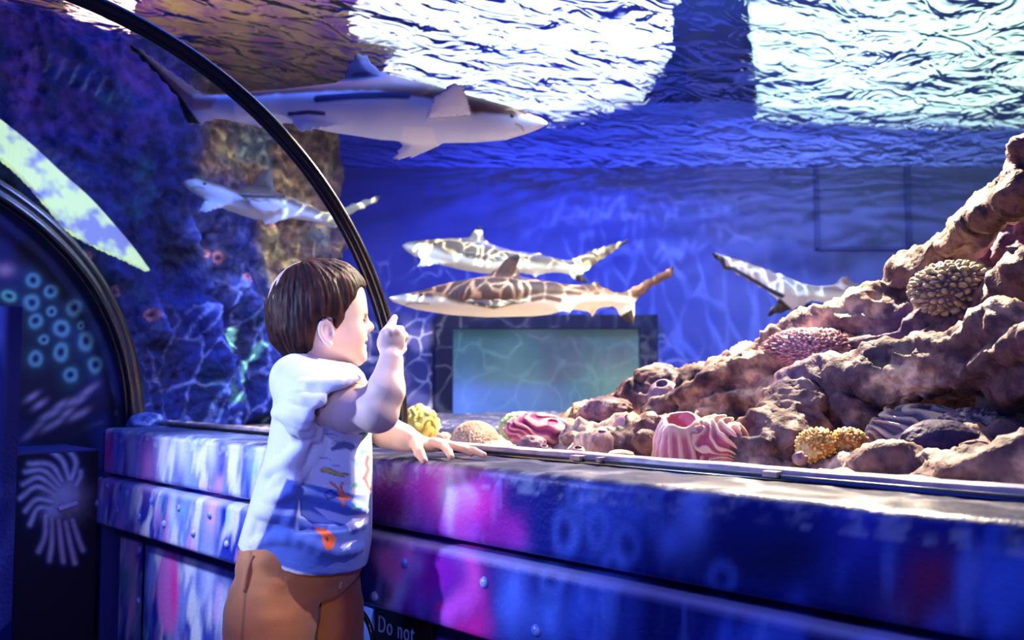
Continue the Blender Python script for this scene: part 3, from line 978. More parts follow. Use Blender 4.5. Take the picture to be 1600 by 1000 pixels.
def water_mat():
    m = bpy.data.materials.new('rippled_water_surface'); m.use_nodes = True
    nt = m.node_tree; nt.nodes.clear(); L = nt.links
    N = nt.nodes.new
    out = N('ShaderNodeOutputMaterial')
    tr = N('ShaderNodeBsdfTransparent'); tr.inputs[0].default_value = (0.9, 0.97, 1, 1)
    gl = N('ShaderNodeBsdfGlossy'); gl.inputs['Roughness'].default_value = 0.06; gl.inputs['Color'].default_value = (0.62, 0.68, 0.85, 1)
    tc = N('ShaderNodeTexCoord')
    mp = N('ShaderNodeMapping'); mp.inputs['Rotation'].default_value = (0, 0, math.radians(-38)); mp.inputs['Scale'].default_value = (0.6, 1.0, 1)
    L.new(tc.outputs['Object'], mp.inputs[0])
    n1 = N('ShaderNodeTexNoise'); n1.inputs['Scale'].default_value = 10; n1.inputs['Detail'].default_value = 2; n1.inputs['Distortion'].default_value = 1.2
    n2 = N('ShaderNodeTexNoise'); n2.inputs['Scale'].default_value = 2.5; n2.inputs['Detail'].default_value = 2
    L.new(mp.outputs[0], n1.inputs['Vector']); L.new(mp.outputs[0], n2.inputs['Vector'])
    ad = N('ShaderNodeMath'); ad.operation = 'MULTIPLY_ADD'; ad.inputs[1].default_value = 2.0
    L.new(n2.outputs['Fac'], ad.inputs[0]); L.new(n1.outputs['Fac'], ad.inputs[2])
    bp = N('ShaderNodeBump'); bp.inputs['Strength'].default_value = 1.0; bp.inputs['Distance'].default_value = 0.042
    L.new(ad.outputs[0], bp.inputs['Height'])
    lw = N('ShaderNodeLayerWeight'); lw.inputs['Blend'].default_value = 0.5
    L.new(bp.outputs[0], lw.inputs['Normal'])
    mr = N('ShaderNodeMapRange'); mr.interpolation_type = 'SMOOTHSTEP'
    mr.inputs['From Min'].default_value = 0.65; mr.inputs['From Max'].default_value = 0.82
    mr.inputs['To Min'].default_value = 0.05; mr.inputs['To Max'].default_value = 1.0
    L.new(lw.outputs['Facing'], mr.inputs['Value'])
    bp2 = N('ShaderNodeBump'); bp2.inputs['Strength'].default_value = 1.0; bp2.inputs['Distance'].default_value = 0.03
    L.new(ad.outputs[0], bp2.inputs['Height']); L.new(bp2.outputs[0], gl.inputs['Normal'])
    rf = N('ShaderNodeBsdfRefraction'); rf.inputs['IOR'].default_value = 1.05; rf.inputs['Roughness'].default_value = 0.0
    rf.inputs['Color'].default_value = (0.95, 1, 1, 1); L.new(bp.outputs[0], rf.inputs['Normal'])
    m2 = N('ShaderNodeMixShader'); m2.inputs[0].default_value = 0.55
    L.new(tr.outputs[0], m2.inputs[1]); L.new(rf.outputs[0], m2.inputs[2])
    mx = N('ShaderNodeMixShader')
    L.new(mr.outputs[0], mx.inputs[0]); L.new(m2.outputs[0], mx.inputs[1]); L.new(gl.outputs[0], mx.inputs[2])
    L.new(mx.outputs[0], out.inputs[0])
    return m


V, Q = grid(lambda u, v: np.stack([-2.4 + u * 8.2, -2.0 + v * 8.0, WZ + 0 * u], 1), 60, 60)
Q = Q[:, ::-1]
tag(mesh_np('water_surface', V, Q, water_mat()), 'rippled water surface of the tank seen from below', kind='structure')

# ---------------------------------------------------------------- rock cliff behind and left
M_CLIFF = pmat('painted_rock', vcol=True, rough=0.75, spec=0.3, bump=0.012, bump_scale=35, var=(0.45, 0.45, 0.5), var_scale=28)
path = spline([(-1.6, 2.74), (-0.4, 2.74), (0.5, 2.74), (1.05, 2.74), (1.30, 2.84), (1.55, 2.96), (1.80, 3.02), (2.0, 3.06), (2.09, 3.12), (2.20, 3.45), (2.45, 4.1)], 10)
pl_ = np.concatenate([[0], np.cumsum(np.linalg.norm(np.diff(path, axis=0), axis=1))])


def cliff_fn(u, v):
    s = u * pl_[-1]
    return np.stack([np.interp(s, pl_, path[:, 0]), np.interp(s, pl_, path[:, 1]), 0.5 + v * 1.3], 1)


V, Q = grid(cliff_fn, 620, 190)
N_ = -normals(V, Q)
px, py = pix(V)
front = np.where((N_ @ np.array([-1, -1, 0.0])) > 0, 1, -1)
dirn = N_ * front[:, None]
disp = 0.09 * fbm(V, 2.6, 5, 12) + 0.03 * fbm(V, 11, 4, 31, True) + 0.012 * fbm(V, 40, 2, 7)
colm = np.zeros(len(V))
for P, wd, am in ((((300, 478), (305, 530), (312, 600), (318, 660)), 13, 0.10), (((285, 350), (298, 400), (304, 450)), 12, 0.05),
                  (((395, 500), (400, 560), (392, 640)), 15, 0.08), (((350, 470), (365, 450), (380, 480)), 16, 0.06),
                  (((225, 470), (235, 520)), 12, 0.05), (((330, 560), (350, 620), (355, 660)), 12, 0.07)):
    d = sd_line(px + 5 * noise(V, 12, 3), py, np.array(P, float)); m = np.exp(-(d / wd) ** 2)
    disp += m * am; colm = np.maximum(colm, m)
V2 = V + dirn * disp[:, None]
c = np.tile(np.array([0.004, 0.008, 0.10]), (len(V), 1))
n1 = fbm(V, 5, 4, 41); n2 = fbm(V, 14, 4, 42)
c = mix(c, sstep(-0.1, 0.5, n1) * 0.8, (0.012, 0.03, 0.30))
c = mix(c, sstep(0.05, 0.5, n2) * 0.6, (0.015, 0.03, 0.24))
c = mix(c, sstep(0.2, 0.5, fbm(V, 8, 4, 43)) * 0.5, (0.01, 0.07, 0.13))
c = mix(c, colm * sstep(-0.4, 0.2, n2) * 0.85, (0.06, 0.10, 0.58))
c = mix(c, sstep(300, 200, px) * sstep(260, 120, py) * sstep(-0.2, 0.3, n2) * 0.7, (0.14, 0.05, 0.30))  # violet highlights of the water put into the rock colour
br = sstep(395, 425, px + 25 * n1 - 0.16 * (py - 420)) + sstep(275, 330, px + 25 * n1) * sstep(310, 240, py + 25 * n2)
br = np.clip(br, 0, 1)
cb = mix(np.tile(np.array([0.10, 0.055, 0.045]), (len(V), 1)), sstep(-0.1, 0.4, n2), (0.26, 0.20, 0.09))
cb = mix(cb, sstep(0.1, 0.5, n1), (0.07, 0.09, 0.11))
c = c * (1 - br[:, None]) + cb * br[:, None]
for x, y, rx, ry in ((324, 396, 5, 4), (337, 403, 4, 7), (154, 423, 3, 6), (178, 456, 4, 7), (222, 492, 5, 7), (242, 500, 4, 6), (376, 434, 6, 5), (131, 396, 5, 4), (430, 350, 4, 4), (141, 402, 5, 6)):
    c = mix(c, ring(px, py, x, y, rx, ry, 0.35) * 0.8, (0.55, 0.22, 0.25))
for P, wd in ((((358, 520), (352, 560), (348, 600)), 7), (((385, 540), (370, 570), (362, 600)), 6), (((330, 590), (345, 620), (360, 625)), 8), (((402, 655), (405, 668)), 6)):
    d = sd_line(px, py, np.array(P, float)) + 4 * noise(V, 60, 5)
    c = mix(c, sstep(wd, wd * 0.4, d) * 0.8, (0.20, 0.55, 0.50))  # pale green reflected glints painted onto the rock
rw = mesh_np('rock_wall', V2, Q, M_CLIFF, col=c)
tag(rw, 'tall rough rock wall painted dark blue and brown, behind the tunnel on the left', 'rock')
# small mound of grit on the far end of the counter top
iv, iff = ico(4)
q = onz(236, 664, 0.6)
v = iv * np.array([0.055, 0.05, 0.035]); v = v * (1 + 0.15 * fbm(iv, 3, 3, 3))[:, None]; v[:, 2] = np.maximum(v[:, 2], -0.001)
tag(mesh_np('grit_mound', v + np.array([1.04, q[1], 0.600]), iff, pmat('blue_grit', (0.12, 0.2, 0.7), 0.7, var=(0.03, 0.06, 0.3), var_scale=60, bump=0.003, bump_scale=150)), 'small blue mound of grit at the far end of the counter top', 'mound')

# added glowing arc standing in for a bright reflection in the curved acrylic
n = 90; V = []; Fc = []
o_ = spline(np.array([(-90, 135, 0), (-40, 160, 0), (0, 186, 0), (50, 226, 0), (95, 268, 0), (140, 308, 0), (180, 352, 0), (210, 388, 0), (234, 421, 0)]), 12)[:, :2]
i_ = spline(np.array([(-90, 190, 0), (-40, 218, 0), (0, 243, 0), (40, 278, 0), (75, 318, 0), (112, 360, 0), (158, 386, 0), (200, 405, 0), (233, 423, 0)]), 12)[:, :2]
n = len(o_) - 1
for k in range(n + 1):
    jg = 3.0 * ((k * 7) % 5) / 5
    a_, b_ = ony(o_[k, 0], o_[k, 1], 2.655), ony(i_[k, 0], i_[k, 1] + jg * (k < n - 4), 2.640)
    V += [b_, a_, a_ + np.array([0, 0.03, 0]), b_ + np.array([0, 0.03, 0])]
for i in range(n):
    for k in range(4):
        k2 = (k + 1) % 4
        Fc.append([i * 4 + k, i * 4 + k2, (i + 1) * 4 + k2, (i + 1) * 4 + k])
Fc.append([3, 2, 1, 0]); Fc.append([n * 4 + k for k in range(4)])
ml = bpy.data.materials.new('reflection_glow_green'); ml.use_nodes = True
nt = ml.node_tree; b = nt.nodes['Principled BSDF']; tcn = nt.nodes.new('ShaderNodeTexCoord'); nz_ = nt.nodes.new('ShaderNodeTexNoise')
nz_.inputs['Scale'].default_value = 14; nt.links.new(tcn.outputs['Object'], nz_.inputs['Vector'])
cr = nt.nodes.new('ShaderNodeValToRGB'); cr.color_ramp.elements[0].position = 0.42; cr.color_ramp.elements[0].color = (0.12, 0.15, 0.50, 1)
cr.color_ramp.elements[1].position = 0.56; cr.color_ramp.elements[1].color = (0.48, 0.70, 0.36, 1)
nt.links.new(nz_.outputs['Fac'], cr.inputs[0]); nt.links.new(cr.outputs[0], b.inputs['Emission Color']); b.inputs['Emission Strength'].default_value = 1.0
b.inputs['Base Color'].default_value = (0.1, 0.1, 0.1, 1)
tag(mesh_np('reflection_glow', V, Fc, ml, smooth=False), 'curved pale green glow added for a reflection, arching over the far end of the tunnel', 'light')

# ================================================================== SHARKS
M_SHARK = pmat('wet_shark_skin', vcol=True, rough=0.5, spec=0.22, bump=0.0006, bump_scale=200)
M_EYE = pmat('shark_eye', (0.01, 0.01, 0.012), 0.12, spec=0.8)


def polyline_fn(P):
    P = np.asarray(P, float); o = np.argsort(P[:, 0]); P = P[o]
    return lambda a: np.interp(a, P[:, 0], P[:, 1])


def make_shark(name, label, D, top, bot, shade, fins, tips, yaw=0.0, wr=0.95, h=0.0032, mouth=None, eye=None, gills=None,
               back=(0.14, 0.10, 0.085), belly=(0.72, 0.74, 0.70), dark=None, soft=5.0, curve=0.0, taper=None):
    """outline curves in picture coordinates at distance D give length and height; the section is rounded out in depth"""
    A0 = loc3(800, 590, D)
    s = D / FPX
    up = lambda py: CAM_Z + (590 - py) * s            # small-angle scale around eye level
    def L(q): return np.array([loc3(q[0], q[1], D)[0], loc3(q[0], q[1], D)[2]])
    T = np.array([L(q) for q in top]); Bt = np.array([L(q) for q in bot])
    ft, fb = polyline_fn(T), polyline_fn(Bt)
    amin = max(T[:, 0].min(), Bt[:, 0].min()); amax = min(T[:, 0].max(), Bt[:, 0].max())
    if taper: pass
    amid = (amin + amax) / 2
    ty = math.tan(yaw)
    depth = lambda a: D + (a - amid) * ty + curve * ((a - amid) / (amax - amin) * 2) ** 2
    SH = np.array([L(q) for q in shade]); fs = polyline_fn(SH)
    allp = [T, Bt] + [np.array([L(q) for q in f['p']]) for f in fins]
    lo = np.min([p.min(0) for p in allp], 0); hi = np.max([p.max(0) for p in allp], 0)
    rmax = ((ft(np.linspace(amin, amax, 50)) - fb(np.linspace(amin, amax, 50))).max()) / 2
    extra = 0.10
    d0 = min(depth(lo[0]), depth(hi[0]), D) - rmax * wr - extra; d1 = max(depth(lo[0]), depth(hi[0]), D) + rmax * wr + extra
    Fd = Fld((lo[0] - 0.02, d0, lo[1] - 0.02), (hi[0] + 0.02, d1, hi[1] + 0.02), h)
    def body(x, y, z):
        a = x[:, 0, 0]
        ac = np.clip(a, amin, amax)
        t, b = ft(ac), fb(ac)
        c = ((t + b) / 2)[:, None, None]; r = np.maximum((t - b) / 2, 0.0015)[:, None, None]
        over = (np.abs(a - ac))[:, None, None]
        dd = depth(a)[:, None, None]
        w = r * wr
        k = np.sqrt(((z - c) / r) ** 2 + ((y - dd) / w) ** 2)
        d = (k - 1) * np.minimum(r, w)
        return np.sqrt(np.maximum(d, 0) ** 2 + over ** 2) + np.minimum(d, 0)
    Fd.put(body, Fd.lo, np.array([Fd.ax[k][-1] for k in range(3)]), 0, 'add')
    for f in fins:
        P = np.array([L(q) for q in f['p']])
        off = f.get('off', 0.0); lean = f.get('lean', 0.0); th = f.get('th', 0.007)
        ref = L(f['base'])[1] if 'base' in f else P[:, 1].mean()
        def fin(x, y, z, P=P, off=off, lean=lean, th=th, ref=ref):
            d2 = sd_poly(x[:, 0, :], z[:, 0, :], P)[:, None, :]
            dd = depth(x[:, 0, 0])[:, None, None] + off + lean * (z - ref)
            return (np.abs(y - dd) - np.clip(-d2 * 0.3 + 0.0012, -1, th)) * 0.8
        lo_ = np.array([P[:, 0].min() - 0.01, Fd.lo[1], P[:, 1].min() - 0.01]); hi_ = np.array([P[:, 0].max() + 0.01, Fd.ax[1][-1], P[:, 1].max() + 0.01])
        Fd.put(fin, lo_, hi_, f.get('k', 0.014))
    V, Q = Fd.mesh()
    V = relax(V, Q, 1, 0.4)
    x, z = V[:, 0], V[:, 2]
    sh = fs(np.clip(x, SH[:, 0].min(), SH[:, 0].max())) + 0.004 * noise(V, 25, 3) + 0.002 * noise(V, 70, 4)
    n = len(V)
    c = np.tile(np.array(belly), (n, 1))
    c = mix(c, sstep(-soft * s, soft * s, z - sh), back)
    c = mix(c, (z > sh) * sstep(0.0, 0.5, fbm(V, 30, 3, 8)) * 0.35, np.array(back) * 1.7)
    for f in fins:
        if 'col' in f:
            P = np.array([L(q) for q in f['p']])
            c = mix(c, sstep(0.004, -0.004, sd_poly(x, z, P)) * f.get('cw', 1.0), f['col'])
    for t in tips:
        P = np.array([L(q) for q in t])
        c = mix(c, sstep(0.003, -0.003, sd_poly(x, z, P)), (0.018, 0.014, 0.02))
    for t, w_, k in (dark or []):
        P = np.array([L(q) for q in t]); c = mix(c, sstep(w_ * s, w_ * s * 0.5, sd_line(x, z, P)), k)
    nearside = V[:, 1] < depth(x)
    for ln in ([mouth] if mouth else []) + list(gills or []):
        P = np.array([L(q) for q in ln]); c = mix(c, np.exp(-(sd_line(x, z, P) / (1.3 * s)) ** 2) * nearside * 0.75, (0.10, 0.09, 0.12))
    W = V @ W3
    root_loc = at((top[0][0] + top[-1][0]) / 2, (top[len(top) // 2][1] + bot[len(bot) // 2][1]) / 2, D)
    o = mesh_np(name, W, Q, M_SHARK, None, c)
    tag(o, label, 'shark', 'blacktip reef sharks swimming in the tank')
    if eye:
        q = L(eye); t, b = ft(q[0]), fb(q[0]); r = (t - b) / 2; cz = (t + b) / 2
        k = min(0.95, abs(q[1] - cz) / r); y = depth(q[0]) - r * wr * math.sqrt(1 - k * k)
        iv, iff = ico(2)
        mesh_np('eye', (iv * 0.0055 + np.array([q[0], y + 0.001, q[1]])) @ W3, iff, M_EYE, o)
    return o


# the big one overhead, nose to the right
make_shark('reef_shark', 'largest grey and white shark, swimming to the right just under the water surface', 2.15,
           top=[(318, 165), (345, 162), (375, 157), (462, 145), (550, 131), (616, 121), (659, 127), (725, 142), (786, 155), (830, 167), (848, 174), (857, 180)],
           bot=[(318, 180), (345, 190), (380, 200), (405, 199), (450, 196), (515, 208), (594, 217), (681, 219), (740, 216), (790, 210), (821, 200), (845, 190), (857, 183)],
           shade=[(318, 164), (375, 165), (460, 160), (560, 154), (640, 158), (690, 162), (730, 176), (742, 181), (770, 178), (800, 177), (830, 173), (857, 177)],
           fins=[dict(p=[(668, 198), (684, 168), (712, 150), (726, 152), (733, 170), (738, 190)], off=-0.09, lean=-0.5, base=(700, 195), th=0.007, col=(0.60, 0.70, 0.92)),
                 dict(p=[(634, 204), (628, 216), (608, 243), (640, 236), (682, 219), (676, 204)], off=0.035, lean=-0.3, base=(650, 216), col=(0.60, 0.70, 0.92)),
                 dict(p=[(455, 186), (478, 216), (492, 214), (520, 206), (505, 196)], off=-0.03, lean=0.2, base=(480, 196)),
                 dict(p=[(402, 196), (412, 206), (440, 200), (425, 192)]),
                 dict(p=[(535, 132), (548, 104), (556, 86), (572, 88), (588, 108), (625, 124)], th=0.008, col=(0.015, 0.02, 0.07), cw=0.9),
                 dict(p=[(355, 168), (335, 163), (285, 128), (243, 97), (225, 90), (232, 100), (262, 130), (296, 168), (318, 186), (345, 184)], th=0.008, col=(0.34, 0.22, 0.22), cw=0.8),
                 dict(p=[(318, 180), (304, 190), (310, 202), (326, 204), (345, 185)], th=0.007)],
           tips=[[(684, 150), (700, 140), (702, 154), (690, 166)], [(606, 240), (618, 240), (618, 247), (600, 247)], [(300, 184), (314, 186), (328, 206), (305, 205)], [(546, 80), (578, 80), (578, 96), (548, 98)], 
                 [(222, 88), (235, 92), (300, 166), (315, 188), (305, 190), (270, 150)]],
           dark=[([(505, 168), (560, 163), (640, 160)], 8, (0.02, 0.03, 0.17)), ([(462, 190), (490, 187), (514, 189)], 4, (0.02, 0.03, 0.14)), ([(690, 142), (700, 150)], 6, (0.02, 0.02, 0.05))],
           mouth=[(806, 190), (815, 192), (818, 197)], yaw=0.15, wr=0.9, belly=(0.46, 0.58, 0.92), back=(0.10, 0.03, 0.035), soft=4, eye=(800, 178), h=0.0034)

make_shark('reef_shark', 'small grey shark swimming left, partly behind the black tunnel rib', 2.75,
           top=[(289, 287), (296, 283), (311, 281), (340, 288), (370, 298), (386, 296), (424, 300), (475, 312), (500, 330), (520, 338)],
           bot=[(289, 289), (300, 300), (332, 320), (360, 331), (395, 342), (430, 344), (454, 340), (487, 344), (505, 348), (520, 350)],
           shade=[(289, 286), (311, 283), (350, 296), (380, 310), (430, 312), (475, 330), (520, 344)],
           fins=[dict(p=[(386, 297), (402, 276), (420, 262), (424, 270), (430, 300)]),
                 dict(p=[(326, 318), (322, 335), (333, 337), (358, 328), (350, 320)], off=-0.03, lean=0.5, base=(340, 320)),
                 dict(p=[(412, 338), (417, 353), (440, 346), (456, 338)], off=-0.02),
                 dict(p=[(380, 309), (452, 311), (436, 316), (390, 316)], off=-0.06, th=0.005, col=(0.08, 0.07, 0.07)),
                 dict(p=[(400, 320), (440, 318), (456, 326), (430, 336), (410, 334)], off=-0.05, th=0.004),
                 dict(p=[(498, 336), (513, 330), (560, 312), (596, 300), (585, 312), (545, 332), (521, 354), (505, 346)], th=0.006, col=(0.30, 0.28, 0.16))],
           tips=[[(585, 298), (600, 296), (597, 304), (585, 308)]],
           mouth=[(308, 299), (316, 296), (326, 299)], yaw=0.10, belly=(0.62, 0.72, 0.85), back=(0.13, 0.10, 0.07), eye=(327, 292), h=0.0036)

make_shark('reef_shark', 'upper of the two sharks swimming left in the middle, with tall grey back fin', 3.0,
           top=[(631, 385), (640, 380), (666, 377), (706, 373), (735, 374), (782, 386), (810, 394), (850, 401), (882, 408), (905, 410)],
           bot=[(631, 388), (636, 394), (648, 402), (676, 412), (724, 423), (760, 428), (814, 425), (850, 423), (868, 421), (905, 424)],
           shade=[(631, 384), (656, 385), (676, 392), (700, 400), (730, 402), (780, 403), (812, 408), (850, 413), (905, 417)],
           fins=[dict(p=[(733, 376), (740, 362), (748, 354), (754, 358), (756, 372), (760, 381)], col=(0.36, 0.32, 0.26), cw=0.6),
                 dict(p=[(662, 408), (655, 420), (668, 419), (692, 413), (684, 406)], off=-0.02, lean=0.5, base=(675, 408)),
                 dict(p=[(720, 399), (760, 403), (790, 409), (770, 412), (730, 406)], off=-0.09, th=0.004, col=(0.10, 0.08, 0.07)),
                 dict(p=[(815, 396), (832, 398), (842, 393), (848, 399), (862, 404), (840, 410)]),
                 dict(p=[(822, 420), (838, 433), (848, 424), (850, 418)]),
                 dict(p=[(880, 408), (893, 404), (930, 388), (985, 370), (980, 377), (940, 404), (912, 425), (920, 440), (903, 438), (886, 424), (872, 420)], th=0.007)],
           tips=[[(900, 430), (912, 424), (924, 441), (900, 441)], [(745, 352), (756, 352), (756, 360), (744, 360)], [(975, 369), (988, 367), (984, 376), (970, 382)]],
           mouth=[(652, 396), (662, 392), (676, 394)], yaw=0.12, belly=(0.74, 0.80, 0.66), back=(0.13, 0.10, 0.07), eye=(681, 385))

make_shark('reef_shark', 'lower and nearer shark swimming left above the dark window, black tipped back fin', 2.6,
           top=[(610, 465), (625, 462), (652, 457), (699, 443), (749, 434), (790, 432), (832, 435), (886, 443), (918, 447), (945, 455), (962, 461), (985, 462)],
           bot=[(610, 468), (616, 473), (652, 485), (706, 493), (760, 496), (832, 494), (860, 491), (886, 484), (918, 482), (954, 474), (985, 474)],
           shade=[(610, 464), (640, 464), (690, 468), (720, 476), (760, 478), (810, 474), (830, 466), (850, 464), (890, 463), (940, 463), (985, 466)],
           fins=[dict(p=[(762, 436), (780, 416), (798, 400), (808, 397), (811, 402), (806, 415), (812, 436)], th=0.008),
                 dict(p=[(725, 474), (770, 473), (828, 473), (800, 478), (772, 485), (745, 480)], off=-0.10, lean=0.9, base=(760, 474), th=0.005, col=(0.06, 0.045, 0.05)),
                 dict(p=[(915, 448), (928, 441), (936, 441), (946, 455)]),
                 dict(p=[(868, 484), (872, 487), (888, 489), (895, 482)], off=-0.03),
                 dict(p=[(914, 478), (926, 494), (932, 482), (935, 476)]),
                 dict(p=[(955, 462), (975, 456), (1010, 438), (1057, 413), (1052, 430), (1020, 446), (993, 471), (992, 505), (978, 500), (960, 476)], th=0.008)],
           tips=[[(796, 396), (815, 394), (812, 408), (798, 407)], [(968, 494), (980, 487), (990, 480), (996, 507), (985, 507)], [(1050, 414), (1060, 411), (1056, 420)]],
           dark=[([(832, 470), (850, 466), (874, 470)], 5, (0.16, 0.10, 0.09))],
           mouth=[(637, 477), (650, 475), (672, 477)], gills=[[(706, 462), (704, 470)], [(713, 461), (711, 470)], [(720, 460), (718, 470)]],
           yaw=0.08, belly=(0.78, 0.82, 0.70), back=(0.085, 0.045, 0.035), eye=(661, 463), h=0.003)

make_shark('reef_shark', 'shark at the right with only its tail half showing before it passes behind the reef', 2.95,
           top=[(1225, 430), (1257, 444), (1290, 446), (1319, 445), (1369, 447), (1430, 440), (1500, 436), (1560, 446), (1600, 462)],
           bot=[(1225, 470), (1250, 474), (1274, 468), (1300, 474), (1330, 486), (1380, 498), (1450, 504), (1530, 498), (1600, 470)],
           shade=[(1225, 446), (1257, 450), (1290, 455), (1320, 460), (1369, 462), (1450, 465), (1600, 465)],
           fins=[dict(p=[(1117, 391), (1130, 392), (1168, 404), (1218, 424), (1262, 445), (1262, 475), (1245, 482), (1204, 493), (1212, 480), (1224, 463), (1195, 447), (1150, 420), (1138, 418), (1130, 405)], th=0.008, col=(0.45, 0.5, 0.75), cw=0.6),
                 dict(p=[(1308, 448), (1318, 431), (1327, 432), (1345, 448)])],
           tips=[[(1112, 388), (1130, 390), (1138, 400), (1142, 420), (1130, 410)], [(1200, 496), (1212, 478), (1222, 465), (1243, 482), (1236, 490)]],
           dark=[([(1130, 402), (1140, 416), (1150, 416), (1195, 443), (1224, 462)], 4, (0.02, 0.02, 0.05)), ([(1125, 391), (1170, 404), (1200, 415)], 3, (0.10, 0.08, 0.12))],
           yaw=-0.1, belly=(0.62, 0.76, 0.90), back=(0.34, 0.27, 0.32), h=0.0036)

# ================================================================== THE REEF
M_ROCK = pmat('reef_rock', vcol=True, rough=0.72, spec=0.35, bump=0.006, bump_scale=60, var=(0.35, 0.30, 0.45), var_scale=45)


def rock_colour(V, seed=0, light=(0.82, 0.60, 0.40), mid=(0.19, 0.11, 0.11), dk=(0.025, 0.012, 0.045)):
    n = fbm(V, 7, 5, 50 + seed); n2 = fbm(V, 22, 4, 60 + seed)
    c = np.tile(np.array(mid), (len(V), 1))
    c = mix(c, sstep(-0.05, 0.4, n + 0.5 * n2), light)
    c = mix(c, sstep(0.0, 0.5, -n2 + 0.3 * n) * 0.8, dk)
    c = mix(c, sstep(0.05, 0.45, fbm(V, 4, 3, 70 + seed)) * 0.5, (0.20, 0.09, 0.27))
    return c


# main rock formation: round cones given as picture point + plane distance (x) + radius, blended, then worn
Rk = Fld((1.13, -0.15, 0.50), (2.25, 2.05, 1.50), 0.0062)


def rx(*a):
    return [onx(p[0], p[1], p[2]) for p in a]


def seg(pts, rs, k=0.05, op='add'):
    Rk.chain(rx(*pts), rs, k, op)


# back ridge climbing to the right, with the leaning slab
seg([(840, 700, 1.70), (940, 672, 1.70), (1040, 642, 1.70), (1180, 622, 1.72), (1280, 594, 1.74), (1380, 550, 1.76)], [0.03, 0.05, 0.075, 0.085, 0.10, 0.12])
seg([(1385, 492, 1.80), (1430, 440, 1.76), (1505, 384, 1.70), (1572, 342, 1.66), (1618, 292, 1.64), (1670, 222, 1.62), (1770, 140, 1.6)], [0.045, 0.036, 0.032, 0.032, 0.036, 0.045, 0.06], 0.02)
seg([(1500, 500, 2.08), (1600, 430, 2.12), (1720, 380, 2.12)], [0.10, 0.16, 0.2])
seg([(1420, 560, 1.75), (1520, 540, 1.72), (1640, 520, 1.68), (1760, 500, 1.65)], [0.09, 0.10, 0.10, 0.12])
seg([(1560, 480, 1.62), (1640, 450, 1.58), (1720, 440, 1.56)], [0.03, 0.05, 0.07], 0.03)
# long arm sweeping down to the bed in front
seg([(1720, 560, 1.40), (1600, 555, 1.42), (1500, 565, 1.44), (1400, 583, 1.46), (1320, 600, 1.47), (1262, 618, 1.46)], [0.08, 0.05, 0.042, 0.038, 0.036, 0.035], 0.025)
seg([(1265, 612, 1.46), (1245, 650, 1.42), (1215, 700, 1.36), (1185, 740, 1.32)], [0.035, 0.042, 0.05, 0.06], 0.03)
seg([(1310, 610, 1.47), (1330, 640, 1.46), (1350, 665, 1.50)], [0.03, 0.028, 0.03], 0.025)
# left apron between the tubes and the arm
seg([(1060, 660, 1.55), (1130, 630, 1.56), (1210, 620, 1.58)], [0.05, 0.07, 0.06])
seg([(940, 690, 1.5), (1030, 700, 1.42), (1120, 690, 1.48)], [0.035, 0.045, 0.06])
seg([(880, 700, 1.5), (960, 715, 1.38)], [0.02, 0.03])
# back of the cave under the arm
seg([(1300, 650, 1.78), (1450, 655, 1.84), (1600, 640, 1.84), (1750, 640, 1.75)], [0.10, 0.12, 0.14, 0.14])
seg([(1570, 640, 1.50), (1590, 690, 1.48)], [0.02, 0.03], 0.02)
# low worn bed in front at right
seg([(1300, 752, 1.28), (1400, 762, 1.24), (1520, 768, 1.22), (1680, 780, 1.2)], [0.022, 0.028, 0.04, 0.05], 0.03)
seg([(1330, 730, 1.36), (1440, 720, 1.36), (1560, 738, 1.30)], [0.02, 0.025, 0.035], 0.03)
seg([(1480, 428, 1.70), (1560, 395, 1.68), (1620, 375, 1.66), (1740, 330, 1.62)], [0.035, 0.055, 0.07, 0.09], 0.02, 'cut')
seg([(1370, 650, 1.50), (1480, 640, 1.46), (1600, 625, 1.44)], [0.02, 0.03, 0.035], 0.02, 'cut')
V, Q = Rk.mesh()
V = relax(V, Q, 1, 0.5)
N_ = normals(V, Q)
lay = np.sin(V[:, 2] * 110 + 5 * fbm(V, 6, 3, 3) + V[:, 1] * 45)
pa, pb = worley(V, 26, 4)
disp = 0.028 * fbm(V, 6, 4, 90, True) + 0.016 * fbm(V * np.array([1, 0.6, 1.6]), 17, 4, 91, True) + 0.013 * lay * sstep(-0.25, 0.25, fbm(V, 5, 2, 7)) + 0.009 * fbm(V, 48, 3, 92, True) - 0.012 * sstep(0.45, 0.15, pa) * sstep(-0.1, 0.2, fbm(V, 5, 2, 27))
V = V + N_ * (disp - 0.006)[:, None]
V[:, 0] = np.maximum(V[:, 0], 1.105)
tag(mesh_np('reef_rock', V, Q, M_ROCK, None, rock_colour(V)), 'huge brown reef rock rising to the right, with a leaning slab and deep hollow', 'rock')


def lump(name, label, catg, px_, py_, x, r, sub=5, shape=None, col=None, mat=None, colf=None, sq=(1, 1, 1), base=None, group=None):
    """a rounded body at a picture point on plane x; r in metres; shape(unit vectors) -> radial factor"""
    iv, iff = ico(sub)
    q = onx(px_, py_, x)
    f = shape(iv) if shape else np.ones(len(iv))
    v = iv * np.array(sq) * r * f[:, None]
    v = v @ W3
    V = v + q
    c = colf(iv, V, f) if colf else (np.tile(np.array(col), (len(V), 1)) if col is not None else None)
    o = mesh_np(name, V, iff, mat or M_CORAL, None, c)
    return tag(o, label, catg, group)


M_CORAL = pmat('coral_surface', vcol=True, rough=0.6, spec=0.35, bump=0.0015, bump_scale=180)


def ridges(iv, f, s, warp=0.5):
    q = iv + warp * np.stack([noise(iv, 1.6, s), noise(iv, 1.6, s + 1), noise(iv, 1.6, s + 2)], 1)
    return np.sin(f * (q[:, 0] * 0.8 + 0.9 * q[:, 2]) + 3.2 * noise(q, 2.2, s + 5))


def knobs(iv, f, s):
    a, b = worley(iv, f, s); return np.clip(b - a, 0, 1)


